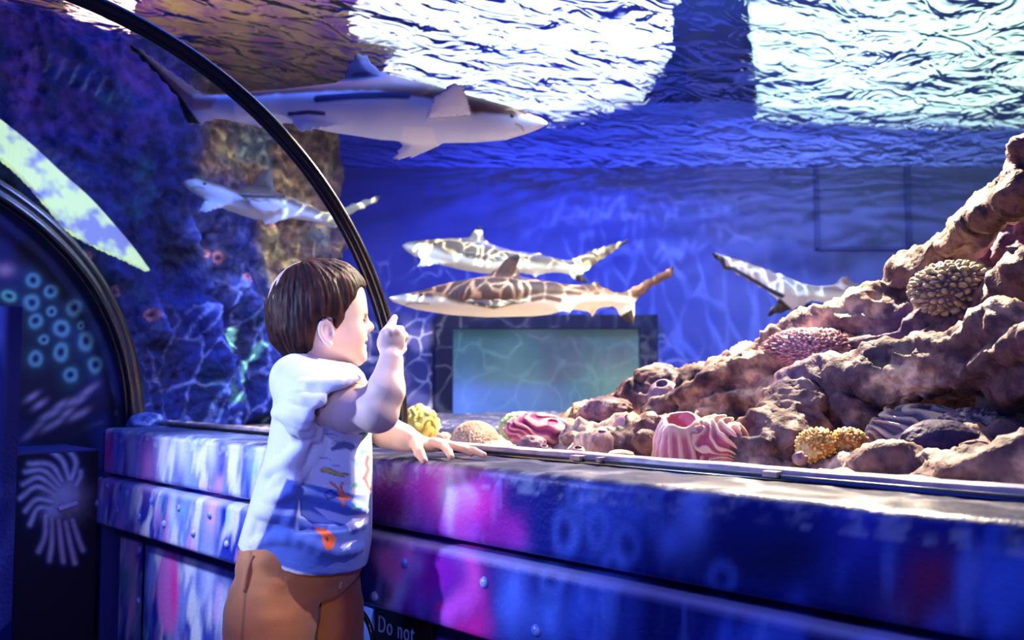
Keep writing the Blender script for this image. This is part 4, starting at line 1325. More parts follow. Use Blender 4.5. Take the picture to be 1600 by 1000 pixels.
# knobbly round coral on the ledge
def k1(iv): return 0.90 + 0.16 * sstep(0.0, 0.45, knobs(iv, 5.2, 3))
def c1(iv, V, f):
    k = sstep(0.02, 0.35, knobs(iv, 5.2, 3))
    c = np.tile(np.array([0.10, 0.06, 0.10]), (len(V), 1)); c = mix(c, k, (0.42, 0.38, 0.22)); return mix(c, sstep(0.6, 0.9, k) * sstep(-0.1, 0.4, noise(iv, 4, 5)), (0.6, 0.5, 0.36))
lump('knobbly_coral', 'round knobbly olive coral sitting on the ledge under the leaning slab', 'coral', 1492, 452, 1.62, 0.073, 6, k1, colf=c1, sq=(1.0, 0.95, 0.66))

# flat pink bumpy coral
def k2(iv): return 0.93 + 0.12 * sstep(0.05, 0.45, knobs(iv, 11, 8)) + 0.05 * noise(iv, 2, 4)
def c2(iv, V, f):
    k = sstep(0.02, 0.3, knobs(iv, 11, 8)); c = np.tile(np.array([0.14, 0.04, 0.10]), (len(V), 1)); return mix(c, k, (0.62, 0.36, 0.38))
lump('plate_coral', 'wide flat pink coral with a fine bumpy top at the left end of the ledge', 'coral', 1268, 550, 1.62, 0.105, 6, k2, colf=c2, sq=(0.92, 0.8, 0.44))

# pink maze coral
def k3(iv): return 0.92 + 0.09 * sstep(-0.4, 0.6, ridges(iv, 13, 6)) + 0.03 * noise(iv, 2, 1)
def c3(iv, V, f):
    r = ridges(iv, 13, 6); c = np.tile(np.array([0.50, 0.05, 0.22]), (len(V), 1)); c = mix(c, sstep(0.1, 0.9, r), (0.78, 0.38, 0.42)); return mix(c, sstep(-0.4, -0.9, r), (0.20, 0.01, 0.12))
lump('maze_coral', 'bright pink maze coral with winding ridges on the gravel', 'coral', 838, 672, 1.42, 0.062, 6, k3, colf=c3, sq=(1.15, 1.0, 0.62))

# green coral peeping out behind it
def k4(iv): return 0.93 + 0.10 * sstep(0.05, 0.4, knobs(iv, 6, 18))
lump('green_coral', 'pale green knobbly coral peeping out behind the pink maze coral', 'coral', 812, 668, 1.54, 0.050, 5, k4, colf=lambda iv, V, f: mix(np.tile(np.array([0.22, 0.30, 0.18]), (len(V), 1)), sstep(0.9, 1.0, f), (0.45, 0.62, 0.36)), sq=(1, 1, 0.75))

# honeycomb dome and small green dome
def k5(iv): return 0.97 + 0.035 * sstep(0.25, 0.02, knobs(iv, 13, 28))
def c5(iv, V, f):
    k = sstep(0.22, 0.05, knobs(iv, 13, 28)); return mix(np.tile(np.array([0.24, 0.14, 0.14]), (len(V), 1)), k, (0.60, 0.45, 0.34))
lump('honeycomb_coral', 'smooth tan dome of fine honeycomb coral beside the hand on the counter', 'coral', 742, 698, 1.38, 0.060, 6, k5, colf=c5, sq=(1.0, 1.0, 0.98))
def k6(iv): return 0.97 + 0.04 * sstep(0.3, 0.05, knobs(iv, 10, 38))
lump('star_coral', 'little grey green coral dome in front of the tan dome', 'coral', 775, 712, 1.26, 0.034, 5, k6, colf=lambda iv, V, f: mix(np.tile(np.array([0.20, 0.28, 0.24]), (len(V), 1)), sstep(0.97, 1.0, f), (0.42, 0.52, 0.40)), sq=(1.1, 1, 0.9))
# small pink piece by the fingers
def k7(iv): return 0.9 + 0.2 * sstep(0.05, 0.4, knobs(iv, 5, 48))
lump('pebble_coral', 'small rough pink coral tucked between the yellow sponge and the tan dome', 'coral', 692, 690, 1.40, 0.026, 4, k7, colf=lambda iv, V, f: mix(np.tile(np.array([0.25, 0.09, 0.10]), (len(V), 1)), sstep(0.95, 1.1, f), (0.62, 0.36, 0.34)), sq=(1.1, 1, 0.8))
# yellow sponge
def k8(iv): return 0.9 + 0.14 * sstep(-0.3, 0.6, ridges(iv, 6, 66, 0.8)) + 0.06 * noise(iv, 2.5, 2)
def c8(iv, V, f):
    c = np.tile(np.array([0.36, 0.32, 0.08]), (len(V), 1)); c = mix(c, sstep(0.0, 0.8, ridges(iv, 6, 66, 0.8)), (0.75, 0.62, 0.16)); return mix(c, sstep(0.1, 0.6, noise(iv, 3, 9)) * 0.5, (0.35, 0.42, 0.30))
lump('yellow_sponge', 'soft yellow folded sponge just behind the child\'s resting hand', 'sponge', 657, 662, 1.46, 0.047, 5, k8, colf=c8, sq=(1.0, 1.0, 1.05))
# yellow twin coral
def k9(iv): return 0.88 + 0.18 * sstep(0.05, 0.45, knobs(iv, 4.5, 58)) + 0.05 * noise(iv, 7, 3)
def c9(iv, V, f):
    c = mix(np.tile(np.array([0.34, 0.13, 0.03]), (len(V), 1)), sstep(0.9, 1.04, f), (0.80, 0.50, 0.14)); return mix(c, sstep(0.2, 0.6, noise(iv, 3, 9)) * 0.6, (0.70, 0.60, 0.26))
lump('cup_coral', 'larger and left of two joined orange yellow cup corals under the arm of rock', 'coral', 1276, 697, 1.27, 0.031, 5, k9, colf=c9, sq=(1, 1, 0.88), group='orange yellow cup corals')
lump('cup_coral', 'smaller and right of two joined orange yellow cup corals under the arm of rock', 'coral', 1326, 690, 1.31, 0.027, 5, lambda iv: k9(-iv), colf=c9, sq=(1.05, 1, 0.78), group='orange yellow cup corals')

# ridged grey coral wrapped round a dark boulder
def k10(iv): return 0.88 + 0.13 * sstep(-0.3, 0.6, ridges(iv, 15, 76, 0.4)) + 0.04 * noise(iv, 2, 7)
def c10(iv, V, f):
    r = ridges(iv, 15, 76, 0.4); c = np.tile(np.array([0.10, 0.06, 0.12]), (len(V), 1)); return mix(c, sstep(-0.1, 0.8, r), (0.50, 0.40, 0.32))
lump('brain_coral', 'grey ridged brain coral in the hollow, left half behind the dark boulder', 'coral', 1440, 683, 1.42, 0.070, 6, k10, colf=c10, sq=(1.18, 0.9, 0.74))
lump('brain_coral', 'knobbly grey brain coral in the hollow, to the right above the dark boulder', 'coral', 1520, 676, 1.40, 0.050, 6, lambda iv: k1(iv), colf=c10, sq=(1.1, 0.9, 0.7))
def k11(iv): return 0.95 + 0.10 * fbm(iv, 2.2, 4, 5)
lump('dark_boulder', 'smooth dark purple boulder resting in front of the grey brain corals', 'rock', 1470, 692, 1.30, 0.050, 5, k11, colf=lambda iv, V, f: mix(np.tile(np.array([0.035, 0.02, 0.09]), (len(V), 1)), sstep(0.1, 0.5, noise(iv, 3, 3)), (0.09, 0.05, 0.12)), mat=M_ROCK, sq=(1.15, 0.8, 0.68))
lump('dark_boulder', 'dark rounded boulder at the right edge beside the brain corals', 'rock', 1590, 690, 1.36, 0.045, 5, lambda iv: k11(-iv), colf=lambda iv, V, f: mix(np.tile(np.array([0.06, 0.025, 0.06]), (len(V), 1)), sstep(0.1, 0.5, noise(iv, 3, 3)), (0.22, 0.12, 0.10)), mat=M_ROCK, sq=(1.2, 0.9, 0.75))


# pink sponge with the round mouth
def ring_sponge(name, label, px_, py_, x, rad, ht, tilt, cols, hole=0.45, flute=0, seed=0, catg='sponge', fl=0.06, group=None):
    """barrel-shaped tube: outer wall up to a rounded lip, then down inside"""
    q = onx(px_, py_, x)
    prof = [(1.05, -1.0), (1.08, -0.6), (1.02, -0.2), (0.92, 0.25), (0.78, 0.62), (hole + 0.18, 0.92), (hole + 0.06, 1.0), (hole - 0.02, 0.93), (hole * 0.85, 0.6), (hole * 0.72, 0.1), (hole * 0.4, -0.2), (0.02, -0.28)]
    P = spline(np.array([(a, b, 0) for a, b in prof]), 6)[:, :2]
    n = 120; m = len(P)
    th = np.linspace(0, 2 * math.pi, n, endpoint=False)
    T, I = np.meshgrid(th, np.arange(m), indexing='ij')
    rr = P[I.ravel(), 0]; zz = P[I.ravel(), 1]; tt = T.ravel()
    dirs = np.stack([np.cos(tt), np.sin(tt), zz * 0.8], 1)
    outer = sstep(0.98, 0.5, np.abs(zz)) * (I.ravel() < 30)
    fl_ = 0
    if flute:
        fl_ = fl * np.sign(1) * sstep(-0.2, 0.7, np.sin(flute * tt + 2.0 * noise(dirs, 1.5, seed) + zz * 1.5)) * (I.ravel() < 34) * sstep(0.99, 0.75, zz)
    rr = rr * (1 + 0.06 * noise(dirs, 2, seed) + 0.03 * noise(dirs, 6, seed + 1)) + fl_
    v = np.stack([rr * np.cos(tt) * rad, rr * np.sin(tt) * rad, zz * ht + 0.1 * ht * noise(dirs, 1.2, seed + 4)], 1)
    ax, ay = tilt
    Rm = np.array(Matrix.Rotation(ay, 3, 'Y') @ Matrix.Rotation(ax, 3, 'X'))
    v = v @ Rm.T @ W3 + q
    i, j = np.meshgrid(np.arange(n), np.arange(m - 1), indexing='ij')
    i2 = (i + 1) % n
    Q = np.stack([(i * m + j).ravel(), (i2 * m + j).ravel(), (i2 * m + j + 1).ravel(), (i * m + j + 1).ravel()], 1)
    g = cols(dirs, v, (I.ravel() > 36) * 1.0, fl_ / fl if flute else np.zeros(len(v)), zz)
    return tag(mesh_np(name, v, Q, M_CORAL, None, g), label, catg, group)


def cp_(d, v, ins, fl, zz):
    c = np.tile(np.array([0.55, 0.14, 0.22]), (len(v), 1)); c = mix(c, np.clip(fl, 0, 1) * 0.9, (0.88, 0.58, 0.46))
    c = mix(c, sstep(0.55, 0.9, zz) * (1 - ins) * 0.8, (0.86, 0.62, 0.48)); c = mix(c, ins, (0.50, 0.17, 0.24)); return c


def ct_(d, v, ins, fl, zz):
    c = rock_colour(v, 3, light=(0.60, 0.45, 0.36), mid=(0.34, 0.22, 0.24)); return mix(c, ins, (0.10, 0.07, 0.14))


ring_sponge('barrel_sponge', 'big pink fluted sponge with one round mouth, on the gravel before the reef', 1068, 693, 1.24, 0.046, 0.042, (0.35, -0.15), cp_, 0.50, 16, 5, fl=0.13)


def k12(iv): return 0.90 + 0.13 * sstep(-0.2, 0.7, ridges(iv, 14, 86, 0.9)) + 0.05 * noise(iv, 2, 9)
def c12(iv, V, f):
    r = ridges(iv, 14, 86, 0.9); c = np.tile(np.array([0.50, 0.10, 0.18]), (len(V), 1)); c = mix(c, sstep(0.0, 0.8, r), (0.90, 0.60, 0.46)); return mix(c, sstep(0.3, 0.8, iv[:, 2]) * 0.5, (0.9, 0.68, 0.5))
lump('fluted_coral', 'pink and cream ridged coral joined to the right of the big pink sponge', 'coral', 1120, 693, 1.26, 0.052, 6, k12, colf=c12, sq=(1.0, 0.9, 0.86))

# barnacle-like tubes and rocks at the reef's left foot
for px_, py_, x, rad, ht, tl, hole, sd, lb in (
        (1036, 612, 1.60, 0.032, 0.020, (0.5, -0.3), 0.40, 1, 'brown tube sponge with round mouth, highest on the reef foot under the pale cap stone'),
        (1040, 645, 1.52, 0.034, 0.022, (0.9, 0.1), 0.34, 2, 'brown tube sponge facing out in the middle of the reef foot'),
        (980, 664, 1.44, 0.026, 0.020, (0.8, 0.2), 0.36, 3, 'purple brown tube sponge below the flat topped rock'),
        (940, 690, 1.34, 0.024, 0.020, (0.35, 0.0), 0.30, 4, 'grey blue tube sponge low on the gravel left of the big pink sponge'),
        (903, 706, 1.28, 0.014, 0.009, (0.3, 0.0), 0.5, 5, 'tiny ring shaped tube sponge at the glass left of the grey blue one'),
        (850, 702, 1.27, 0.011, 0.007, (0.3, 0.0), 0.5, 6, 'tiny ring shaped tube sponge at the glass below the pink maze coral')):
    ring_sponge('tube_sponge', lb, px_, py_, x, rad, ht, tl, ct_, hole, 0, sd + 10, group='brown tube sponges at the reef foot')


def kr(sd, am=0.22): return lambda iv: 0.92 + am * fbm(iv, 1.7, 4, sd) + 0.05 * fbm(iv, 6, 3, sd + 5)
def cr_(sd, light=(0.62, 0.47, 0.38)): return lambda iv, V, f: rock_colour(V, sd, light=light)
for px_, py_, x, r, sq, sd, light, lb in (
        (1022, 588, 1.66, 0.045, (1.15, 0.9, 0.62), 1, (0.85, 0.68, 0.50), 'pale cap stone on top of the reef foot'),
        (948, 640, 1.50, 0.050, (1.15, 0.9, 0.62), 2, (0.52, 0.40, 0.42), 'flat topped brown rock left of the tube sponges'),
        (925, 660, 1.56, 0.045, (1.0, 0.9, 0.85), 3, (0.35, 0.22, 0.30), 'dark rounded rock at the left end of the reef foot'),
        (880, 668, 1.60, 0.038, (1.3, 0.9, 0.7), 4, (0.55, 0.45, 0.30), 'low rough rock right of the pink maze coral'),
        (830, 696, 1.30, 0.026, (1.3, 0.9, 0.9), 5, (0.34, 0.24, 0.30), 'small dark blue rock in front of the pink maze coral'),
        (895, 686, 1.40, 0.022, (1.2, 0.9, 0.8), 6, (0.85, 0.62, 0.38), 'small cream stone right of the pink maze coral'),
        (1010, 690, 1.34, 0.028, (1.0, 0.9, 0.9), 7, (0.85, 0.66, 0.48), 'pale speckled stone left of the big pink sponge'),
        (970, 712, 1.24, 0.018, (1.5, 0.9, 0.6), 8, (0.8, 0.62, 0.46), 'low pale stone at the glass left of the big pink sponge'),
        (1250, 716, 1.22, 0.012, (1.0, 0.9, 0.9), 9, (0.95, 0.72, 0.5), 'tiny pale pebble left below the orange cup corals'),
        (1385, 735, 1.22, 0.020, (1.6, 0.9, 0.8), 10, (0.9, 0.68, 0.56), 'worn pale rock at the glass below the brain corals'),
        (1500, 742, 1.20, 0.022, (1.9, 0.9, 0.8), 11, (0.85, 0.62, 0.52), 'long worn pale rock at the glass near the right edge')):
    lump('rock', lb, 'rock', px_, py_, x, r, 5, kr(sd * 3), colf=cr_(sd, light), mat=M_ROCK, sq=sq, group='loose rocks around the reef')

# ================================================================== THE CHILD
K = lambda px, py, d: loc3(px, py, d)
foot = K(470, 900, 1.40)
child = empty('person', tuple(np.array([foot[0], foot[1], 0.0]) @ W3),
              'small child with short brown hair in a white and blue sea animal T-shirt and brown shorts, pointing at the tank with one hand on the counter', 'person')
child['label'] = 'small child in white and blue sea animal T-shirt and brown shorts, pointing at the tank'
M_SKIN = pmat('child_skin', vcol=True, rough=0.5, spec=0.35, sss=0.25)
M_HAIR = pmat('brown_hair', vcol=True, rough=0.55, spec=0.18, bump=0.0014, bump_scale=220, stretch=(1, 1, 0.18))
M_SHIRT = pmat('printed_cotton', vcol=True, rough=0.85, spec=0.15, sheen=0.2, bump=0.0004, bump_scale=600)
M_SHORT = pmat('brown_cotton', vcol=True, rough=0.85, spec=0.15, sheen=0.3, bump=0.0005, bump_scale=500)

PSI = math.radians(22)
hf = np.array([math.cos(PSI), math.sin(PSI), 0.0]); hs = np.array([math.sin(PSI), -math.cos(PSI), 0.0]); hu = np.array([0, 0, 1.0])
tilt = math.radians(4)
hf2 = hf * math.cos(tilt) + hu * math.sin(tilt); hu2 = -hf * math.sin(tilt) + hu * math.cos(tilt)
HM = np.stack([hf2, hs, hu2])
HO = K(499, 484, 1.385)
HS = 1.385 / 1400 * 1.0 * 1000      # mm per picture unit at that distance
def H(f, s, u): return HO + (np.array([f, s, u]) * 0.001 * 0.985) @ HM
def hl(V): return ((V - HO) @ HM.T) / (0.001 * 0.985)

h = 0.0019
B = Fld((K(340, 0, 1.4)[0], 1.17, 0.40), (K(790, 0, 1.5)[0], 1.66, 0.93), h)
mm = 0.001
# head
B.ell(H(-6, 0, 6), (74 * mm, 65 * mm, 72 * mm), HM)
B.ell(H(34, 0, 8), (37 * mm, 50 * mm, 46 * mm), HM, 0.015)
B.ell(H(30, 0, -28), (42 * mm, 49 * mm, 48 * mm), HM, 0.015)
for sd in (1, -1):
    B.ell(H(36, 27 * sd, -45), (25 * mm, 24 * mm, 25 * mm), HM, 0.014)          # cheeks
    B.cone(H(2, 38 * sd, -48), H(47, 9 * sd, -74), 20 * mm, 15 * mm, 0.018)    # jaw
    B.ell(H(61, 19 * sd, -19), (11 * mm, 15 * mm, 9 * mm), HM, 0.008, 'cut')     # eye hollow
    B.ell(H(51, 20 * sd, -17), (14.5 * mm, 14 * mm, 10.5 * mm), HM, 0.003)
    B.ell(H(50, 20 * sd, -26), (14 * mm, 14 * mm, 7 * mm), HM, 0.003)           # lids
    B.cone(H(63, 12 * sd, -6), H(53, 32 * sd, -6), 5 * mm, 4 * mm, 0.01)        # brow
B.ell(H(54, 0, -76), (15 * mm, 17 * mm, 12 * mm), HM, 0.014)                    # chin
B.cone(H(64, 0, -14), H(75, 0, -29), 5.5 * mm, 7.2 * mm, 0.009)                   # nose
B.ell(H(78, 0, -32), (7.5 * mm, 8 * mm, 7 * mm), HM, 0.005)
for sd in (1, -1): B.ell(H(71, 7.5 * sd, -35), (6.5 * mm, 5.5 * mm, 5.5 * mm), HM, 0.004)
B.ell(H(64, 0, -50), (8 * mm, 17 * mm, 7 * mm), HM, 0.008)
B.ell(H(67.5, 0, -52), (5 * mm, 14 * mm, 4.2 * mm), HM, 0.004)                # lips
B.ell(H(65.5, 0, -61.5), (5.5 * mm, 12 * mm, 4.6 * mm), HM, 0.004)
B.chain([H(71, 0, -57), H(65, 13, -55.5), H(56, 24, -50)], [1.6 * mm, 2.0 * mm, 1.6 * mm], 0.003, 'cut')
B.chain([H(71, 0, -57), H(65, -13, -55.5), H(56, -24, -50)], [1.6 * mm, 2.0 * mm, 1.6 * mm], 0.003, 'cut')
# ears
for sd in (1, -1):
    c0 = np.array([-1, 62 * sd, -40])
    EM = np.stack([hf2 * 0.92 - hs * sd * -0.30, hs * sd * 0.95 - hf2 * 0.30, hu2])
    EM = EM / np.linalg.norm(EM, axis=1)[:, None]
    B.ell(H(c0[0], c0[1], c0[2]), (10 * mm, 7 * mm, 18 * mm), EM, 0.006)
    rim = [H(c0[0] + x, c0[1] + (5 if x < 4 else 2) * sd, c0[2] + z) for x, z in ((8, 8), (5, 16), (-2, 19.5), (-9, 16), (-12, 8), (-11, -2), (-6, -11), (1, -17), (5, -17))]
    B.chain(rim, [2.6 * mm, 3 * mm, 3.2 * mm, 3.4 * mm, 3.2 * mm, 3 * mm, 3.2 * mm, 4.6 * mm, 3.5 * mm], 0.002)
    B.ell(H(c0[0] + 1, c0[1] + 9 * sd, c0[2] + 3), (6 * mm, 6 * mm, 10 * mm), HM, 0.003, 'cut')
    B.ell(H(c0[0] + 7, c0[1] + 4 * sd, c0[2] - 2), (3 * mm, 3.5 * mm, 4.5 * mm), HM, 0.003)
# neck and trunk (trunk mostly under the clothes)
B.cone(K(492, 545, 1.385), K(488, 610, 1.385), 34 * mm, 36 * mm, 0.02)
B.ell(K(492, 655, 1.388), (0.056, 0.070, 0.085), None, 0.03)
B.ell(K(488, 760, 1.390), (0.060, 0.062, 0.090), None, 0.03)
B.ell(K(474, 860, 1.390), (0.060, 0.062, 0.070), None, 0.03)
# near arm
sh, el, wr = K(500, 622, 1.315), K(588, 642, 1.262), K(611, 563, 1.275)
B.chain([sh, K(545, 638, 1.285), el], [0.038, 0.034, 0.029], 0.012)
B.ell(K(592, 648, 1.262), (0.025, 0.023, 0.021), None, 0.012)
B.chain([el, K(603, 610, 1.264), wr], [0.0275, 0.0255, 0.0175], 0.010)
# near hand: back of the hand to us, index raised, the others folded forward
pc = K(611, 535, 1.282)
PM = np.array([[0.95, 0.25, -0.1], [-0.25, 0.95, 0.1], [0.1, -0.05, 0.99]])
B.ell(pc, (0.0200, 0.0125, 0.0225), PM, 0.006)
B.chain([K(601, 522, 1.278), K(607, 514, 1.296), K(613, 504, 1.305), K(616.5, 496, 1.312)], [0.0078, 0.0066, 0.0058, 0.0048], 0.002)   # index finger
for p, r in ((((609, 519, 1.274), (613, 513, 1.290), (618, 522, 1.306), (614, 531, 1.304)), 0.0074),
             (((619, 519, 1.278), (625, 516, 1.294), (626, 527, 1.308), (620, 534, 1.304)), 0.0072),
             (((625, 526, 1.284), (631, 525, 1.298), (629, 537, 1.308), (622, 541, 1.302)), 0.0066)):
    B.chain([K(*q) for q in p], [r, r * 0.95, r * 0.85, r * 0.75], 0.0025)
B.chain([K(619, 551, 1.286), K(627, 545, 1.300), K(624, 535, 1.314), K(617, 528, 1.320)], [0.0088, 0.0075, 0.0068, 0.0055], 0.003)  # thumb across
# far arm and the hand resting on the counter edge
B.chain([K(540, 628, 1.45), K(572, 656, 1.475), K(606, 676, 1.462)], [0.033, 0.029, 0.0245], 0.012)
B.chain([K(606, 676, 1.462), K(630, 684, 1.456), K(646, 690, 1.452)], [0.0245, 0.020, 0.0165], 0.010)
ZL = 0.6025
def T(px, py, r): return onz(px, py, ZL + r) @ W3.T
pal = K(664, 694, 1.462)
B.ell(pal, (0.027, 0.026, 0.012), np.array([[0.97, 0.1, -0.2], [-0.1, 0.99, 0.0], [0.2, 0.0, 0.97]]), 0.008)
k1_ = K(650, 694, 1.438)
B.chain([k1_, K(655, 707, 1.418), K(662, 719, 1.408)], [0.0098, 0.0082, 0.0066], 0.004)                        # thumb over the edge
for base, mid, tip, r in (((676, 691, 1.446), (694, 697, 1.436), (705, 714, 0.0058), 0.0074),
                          ((684, 691, 1.464), (707, 697, 1.462), (737, 709, 0.0052), 0.0073),
                          ((684, 690, 1.482), (712, 697, 1.490), (756, 711, 0.0050), 0.0070),
                          ((678, 688, 1.498), (704, 696, 1.510), (735, 704, 0.0045), 0.0062)):
    tp = T(tip[0], tip[1], tip[2]); m_ = K(*mid)
    B.chain([K(*base), m_, m_ * 0.35 + tp * 0.65 + np.array([0, 0, 0.002]), tp], [r, r * 0.95, r * 0.85, r * 0.72], 0.0028)
V, Q = B.mesh()
V = relax(V, Q, 2, 0.4)
q = hl(V)
c = np.tile(np.array([0.82, 0.58, 0.47]), (len(V), 1))
c = mix(c, np.exp(-(((q[:, 0] - 52) / 16) ** 2 + ((np.abs(q[:, 1]) - 34) / 16) ** 2 + ((q[:, 2] + 42) / 14) ** 2)) * 0.45, (0.85, 0.36, 0.28))
lipd = np.minimum(np.sqrt(((q[:, 0] - 71) / 6) ** 2 + (q[:, 1] / 17) ** 2 + ((q[:, 2] + 52.5) / 3.4) ** 2), np.sqrt(((q[:, 0] - 70) / 6) ** 2 + (q[:, 1] / 14) ** 2 + ((q[:, 2] + 61.5) / 4) ** 2))
c = mix(c, sstep(1.2, 0.8, lipd) * 0.7, (0.72, 0.25, 0.24))
c = mix(c, np.exp(-(((q[:, 0] - 62) / 14) ** 2 + ((np.abs(q[:, 1]) - 24) / 13) ** 2 + ((q[:, 2] + 5) / 2.6) ** 2)) * 0.6, (0.30, 0.16, 0.10))
c = mix(c, sstep(0.5, 1.0, noise(V, 40, 3)) * 0.15, (0.8, 0.40, 0.32))
body = mesh_np('body', V @ W3, Q, M_SKIN, child, c)
# eyes
iv, iff = ico(3)
M_EYEW = pmat('eye_white', (0.75, 0.75, 0.72), 0.2, spec=0.6); M_IRIS = pmat('dark_iris', (0.04, 0.025, 0.02), 0.1, spec=0.8)
for sd in (1, -1):
    e = mesh_np('eye', (H(52.5, 20 * sd, -21) + iv * 0.0115) @ W3, iff, M_EYEW, child)
    mesh_np('iris', (H(59.5, 21 * sd, -22) + iv * 0.0052) @ W3, iff, M_IRIS, child)
    lash = [H(67 - 0.020 * (x - 20) ** 2 - (abs(x - 20)) * 0.12, x * sd, -19 - 0.018 * (x - 20) ** 2) for x in np.linspace(9, 33, 9)]
    v, f = tube([p @ W3 for p in lash], [0.0005, 0.001, 0.0014, 0.0016, 0.0018, 0.0018, 0.0016, 0.0013, 0.0006], 6)
    mesh_np('eyelashes', v, f, pmat('lash_brown', (0.05, 0.025, 0.02), 0.5), child)

# hair
hh = 0.0019
lo_ = HO - 0.105; hi_ = HO + 0.105
Hr = Fld(lo_, hi_, hh)
Hr.ell(H(-3, 0, 4), (80 * mm, 72 * mm, 77 * mm), HM)
Hr.ell(H(30, 0, 26), (44 * mm, 58 * mm, 44 * mm), HM, 0.012)
Hr.ell(H(-32, 0, -30), (46 * mm, 58 * mm, 46 * mm), HM, 0.02)
line = [(-110, 110), (110, 110), (80, 40), (70, 30), (62, 31), (54, 26), (46, 14), (38, 4), (30, -6), (22, -22), (15, -36), (11, -33), (9, -20), (2, -14), (-8, -16), (-14, -26), (-17, -44), (-26, -66), (-42, -78), (-62, -74), (-110, -60)]
def hairline(x, y, z):
    P = np.stack([x - HO[0], y - HO[1], z - HO[2]], -1) @ HM.T / (0.001 * 0.985)
    wig = 2.2 * np.sin(P[..., 1] * 0.45 + P[..., 0] * 0.2) + 1.3 * np.sin(P[..., 1] * 1.1)
    return sd_poly(P[..., 0] + wig * (P[..., 0] > 20) - 0.0 * P[..., 1], P[..., 2] + wig * 0.6, np.array(line)) * 0.001 * 0.985
def keep(x, y, z): return -hairline(x, y, z)
Hr.put(keep, lo_, hi_, 0.004, 'cut')
V, Q = Hr.mesh(); V = relax(V, Q, 2, 0.5)
q = hl(V); N_ = normals(V, Q)
cr = np.array([-30, 5, 78.0]); dd = q - cr
az = np.arctan2(dd[:, 1], dd[:, 0]); el_ = np.linalg.norm(dd, axis=1)
qs = np.stack([np.cos(az) * 3, np.sin(az) * 3, el_ * 0.010], 1)
st = 0.6 * fbm(qs, 4.5, 2, 3) + 0.4 * noise(np.stack([np.cos(az) * 22, np.sin(az) * 22, el_ * 0.03], 1), 1, 5)
loc_k = noise(q * 0.028, 1.0, 8)
V = V + N_ * (0.0032 * st * np.clip(el_ / 30, 0, 1) + 0.0035 * loc_k + 0.0012 * noise(q * 0.09, 1.0, 18))[:, None]
c = mix(np.tile(np.array([0.014, 0.006, 0.007]), (len(V), 1)), sstep(-0.2, 0.5, st), (0.075, 0.024, 0.014))
mesh_np('hair', V @ W3, Q, M_HAIR, child, c)

# shirt ------------------------------------------------------------------
hsh = 0.0022
Sf = Fld((K(355, 0, 1.4)[0], 1.20, 0.40), (K(600, 0, 1.4)[0], 1.53, 0.80), hsh)
zs = lambda py: K(480, py, 1.385)[2]
ax_ = lambda px: K(px, 700, 1.385)[0]
st_ = [(548, 466, 520, 30), (566, 452, 548, 52), (585, 440, 565, 74), (610, 433, 572, 84), (650, 430, 577, 86), (700, 421, 579, 88), (750, 405, 580, 90), (800, 392, 580, 93), (850, 379, 578, 97), (880, 373, 573, 99), (905, 370, 568, 100)]
ZC = np.array([zs(s[0]) for s in st_])[::-1]; XL = np.array([ax_(s[1]) for s in st_])[::-1]; XR = np.array([ax_(s[2]) for s in st_])[::-1]; RB = np.array([s[3] for s in st_])[::-1] * mm
def trunk(x, y, z):
    zz = z[0, 0, :]
    l = np.interp(zz, ZC, XL)[None, None]; r = np.interp(zz, ZC, XR)[None, None]; rb = np.interp(zz, ZC, RB)[None, None]
    ra = (r - l) / 2; ca = (r + l) / 2
    cb = 1.385
    over = np.maximum(np.maximum(zz - ZC[-1], ZC[0] - zz), 0)[None, None]
    kx = np.abs(x - ca) / ra; ky = np.abs(y - cb) / rb
    k = (kx ** 2.4 + ky ** 2.4) ** (1 / 2.4)
    d = (k - 1) * np.minimum(ra, rb)
    return np.sqrt(np.maximum(d, 0) ** 2 + over ** 2) + np.minimum(d, 0)
Sf.put(trunk, Sf.lo, np.array([a[-1] for a in Sf.ax]), 0)
# hem cut: lower at the front
hp = [K(372, 858, 1.32), K(420, 878, 1.31), K(470, 892, 1.31), K(568, 899, 1.32)]
hx = np.array([p[0] for p in hp]); hz = np.array([p[2] for p in hp])
Sf.put(lambda x, y, z: z - np.interp(x[:, 0, 0], hx, hz)[:, None, None], Sf.lo, np.array([a[-1] for a in Sf.ax]), 0, 'cut')
# near sleeve
sa, sb = K(462, 592, 1.325), K(535, 652, 1.278)
Sf.chain([sa, sa * 0.4 + sb * 0.6, sb], [0.038, 0.053, 0.060], 0.022)
n_ = np.array([0.70, -0.28, -0.66]); n_ = n_ / np.linalg.norm(n_)
pe = K(520, 637, 1.277)
def pastsleeve(x, y, z):
    d = (x - pe[0]) * n_[0] + (y - pe[1]) * n_[1] + (z - pe[2]) * n_[2]
    near_ = y - 1.322
    return np.maximum(-d, near_)
Sf.put(pastsleeve, K(450, 720, 1.20) * 1.0 - np.array([0, 0, 0.1]), K(620, 540, 1.36), 0.002, 'cut')
Sf.cone(pe - n_ * 0.020, pe + n_ * 0.03, 0.038, 0.056, 0.002, 'cut')
# far sleeve
fa, fb2 = K(520, 605, 1.43), K(566, 640, 1.462)
Sf.cone(fa, fb2, 0.038, 0.042, 0.02)
fn_ = (fb2 - fa) / np.linalg.norm(fb2 - fa)
# neck opening
Sf.cone(K(506, 588, 1.385), K(512, 520, 1.385), 0.036, 0.052, 0.004, 'cut')
Sf.chain([K(466, 556, 1.385), K(478, 566, 1.345), K(505, 580, 1.335), K(535, 590, 1.35), K(548, 592, 1.385), K(538, 588, 1.42), K(500, 574, 1.435), K(475, 560, 1.42), K(466, 556, 1.385)], [0.0042] * 9, 0.004)
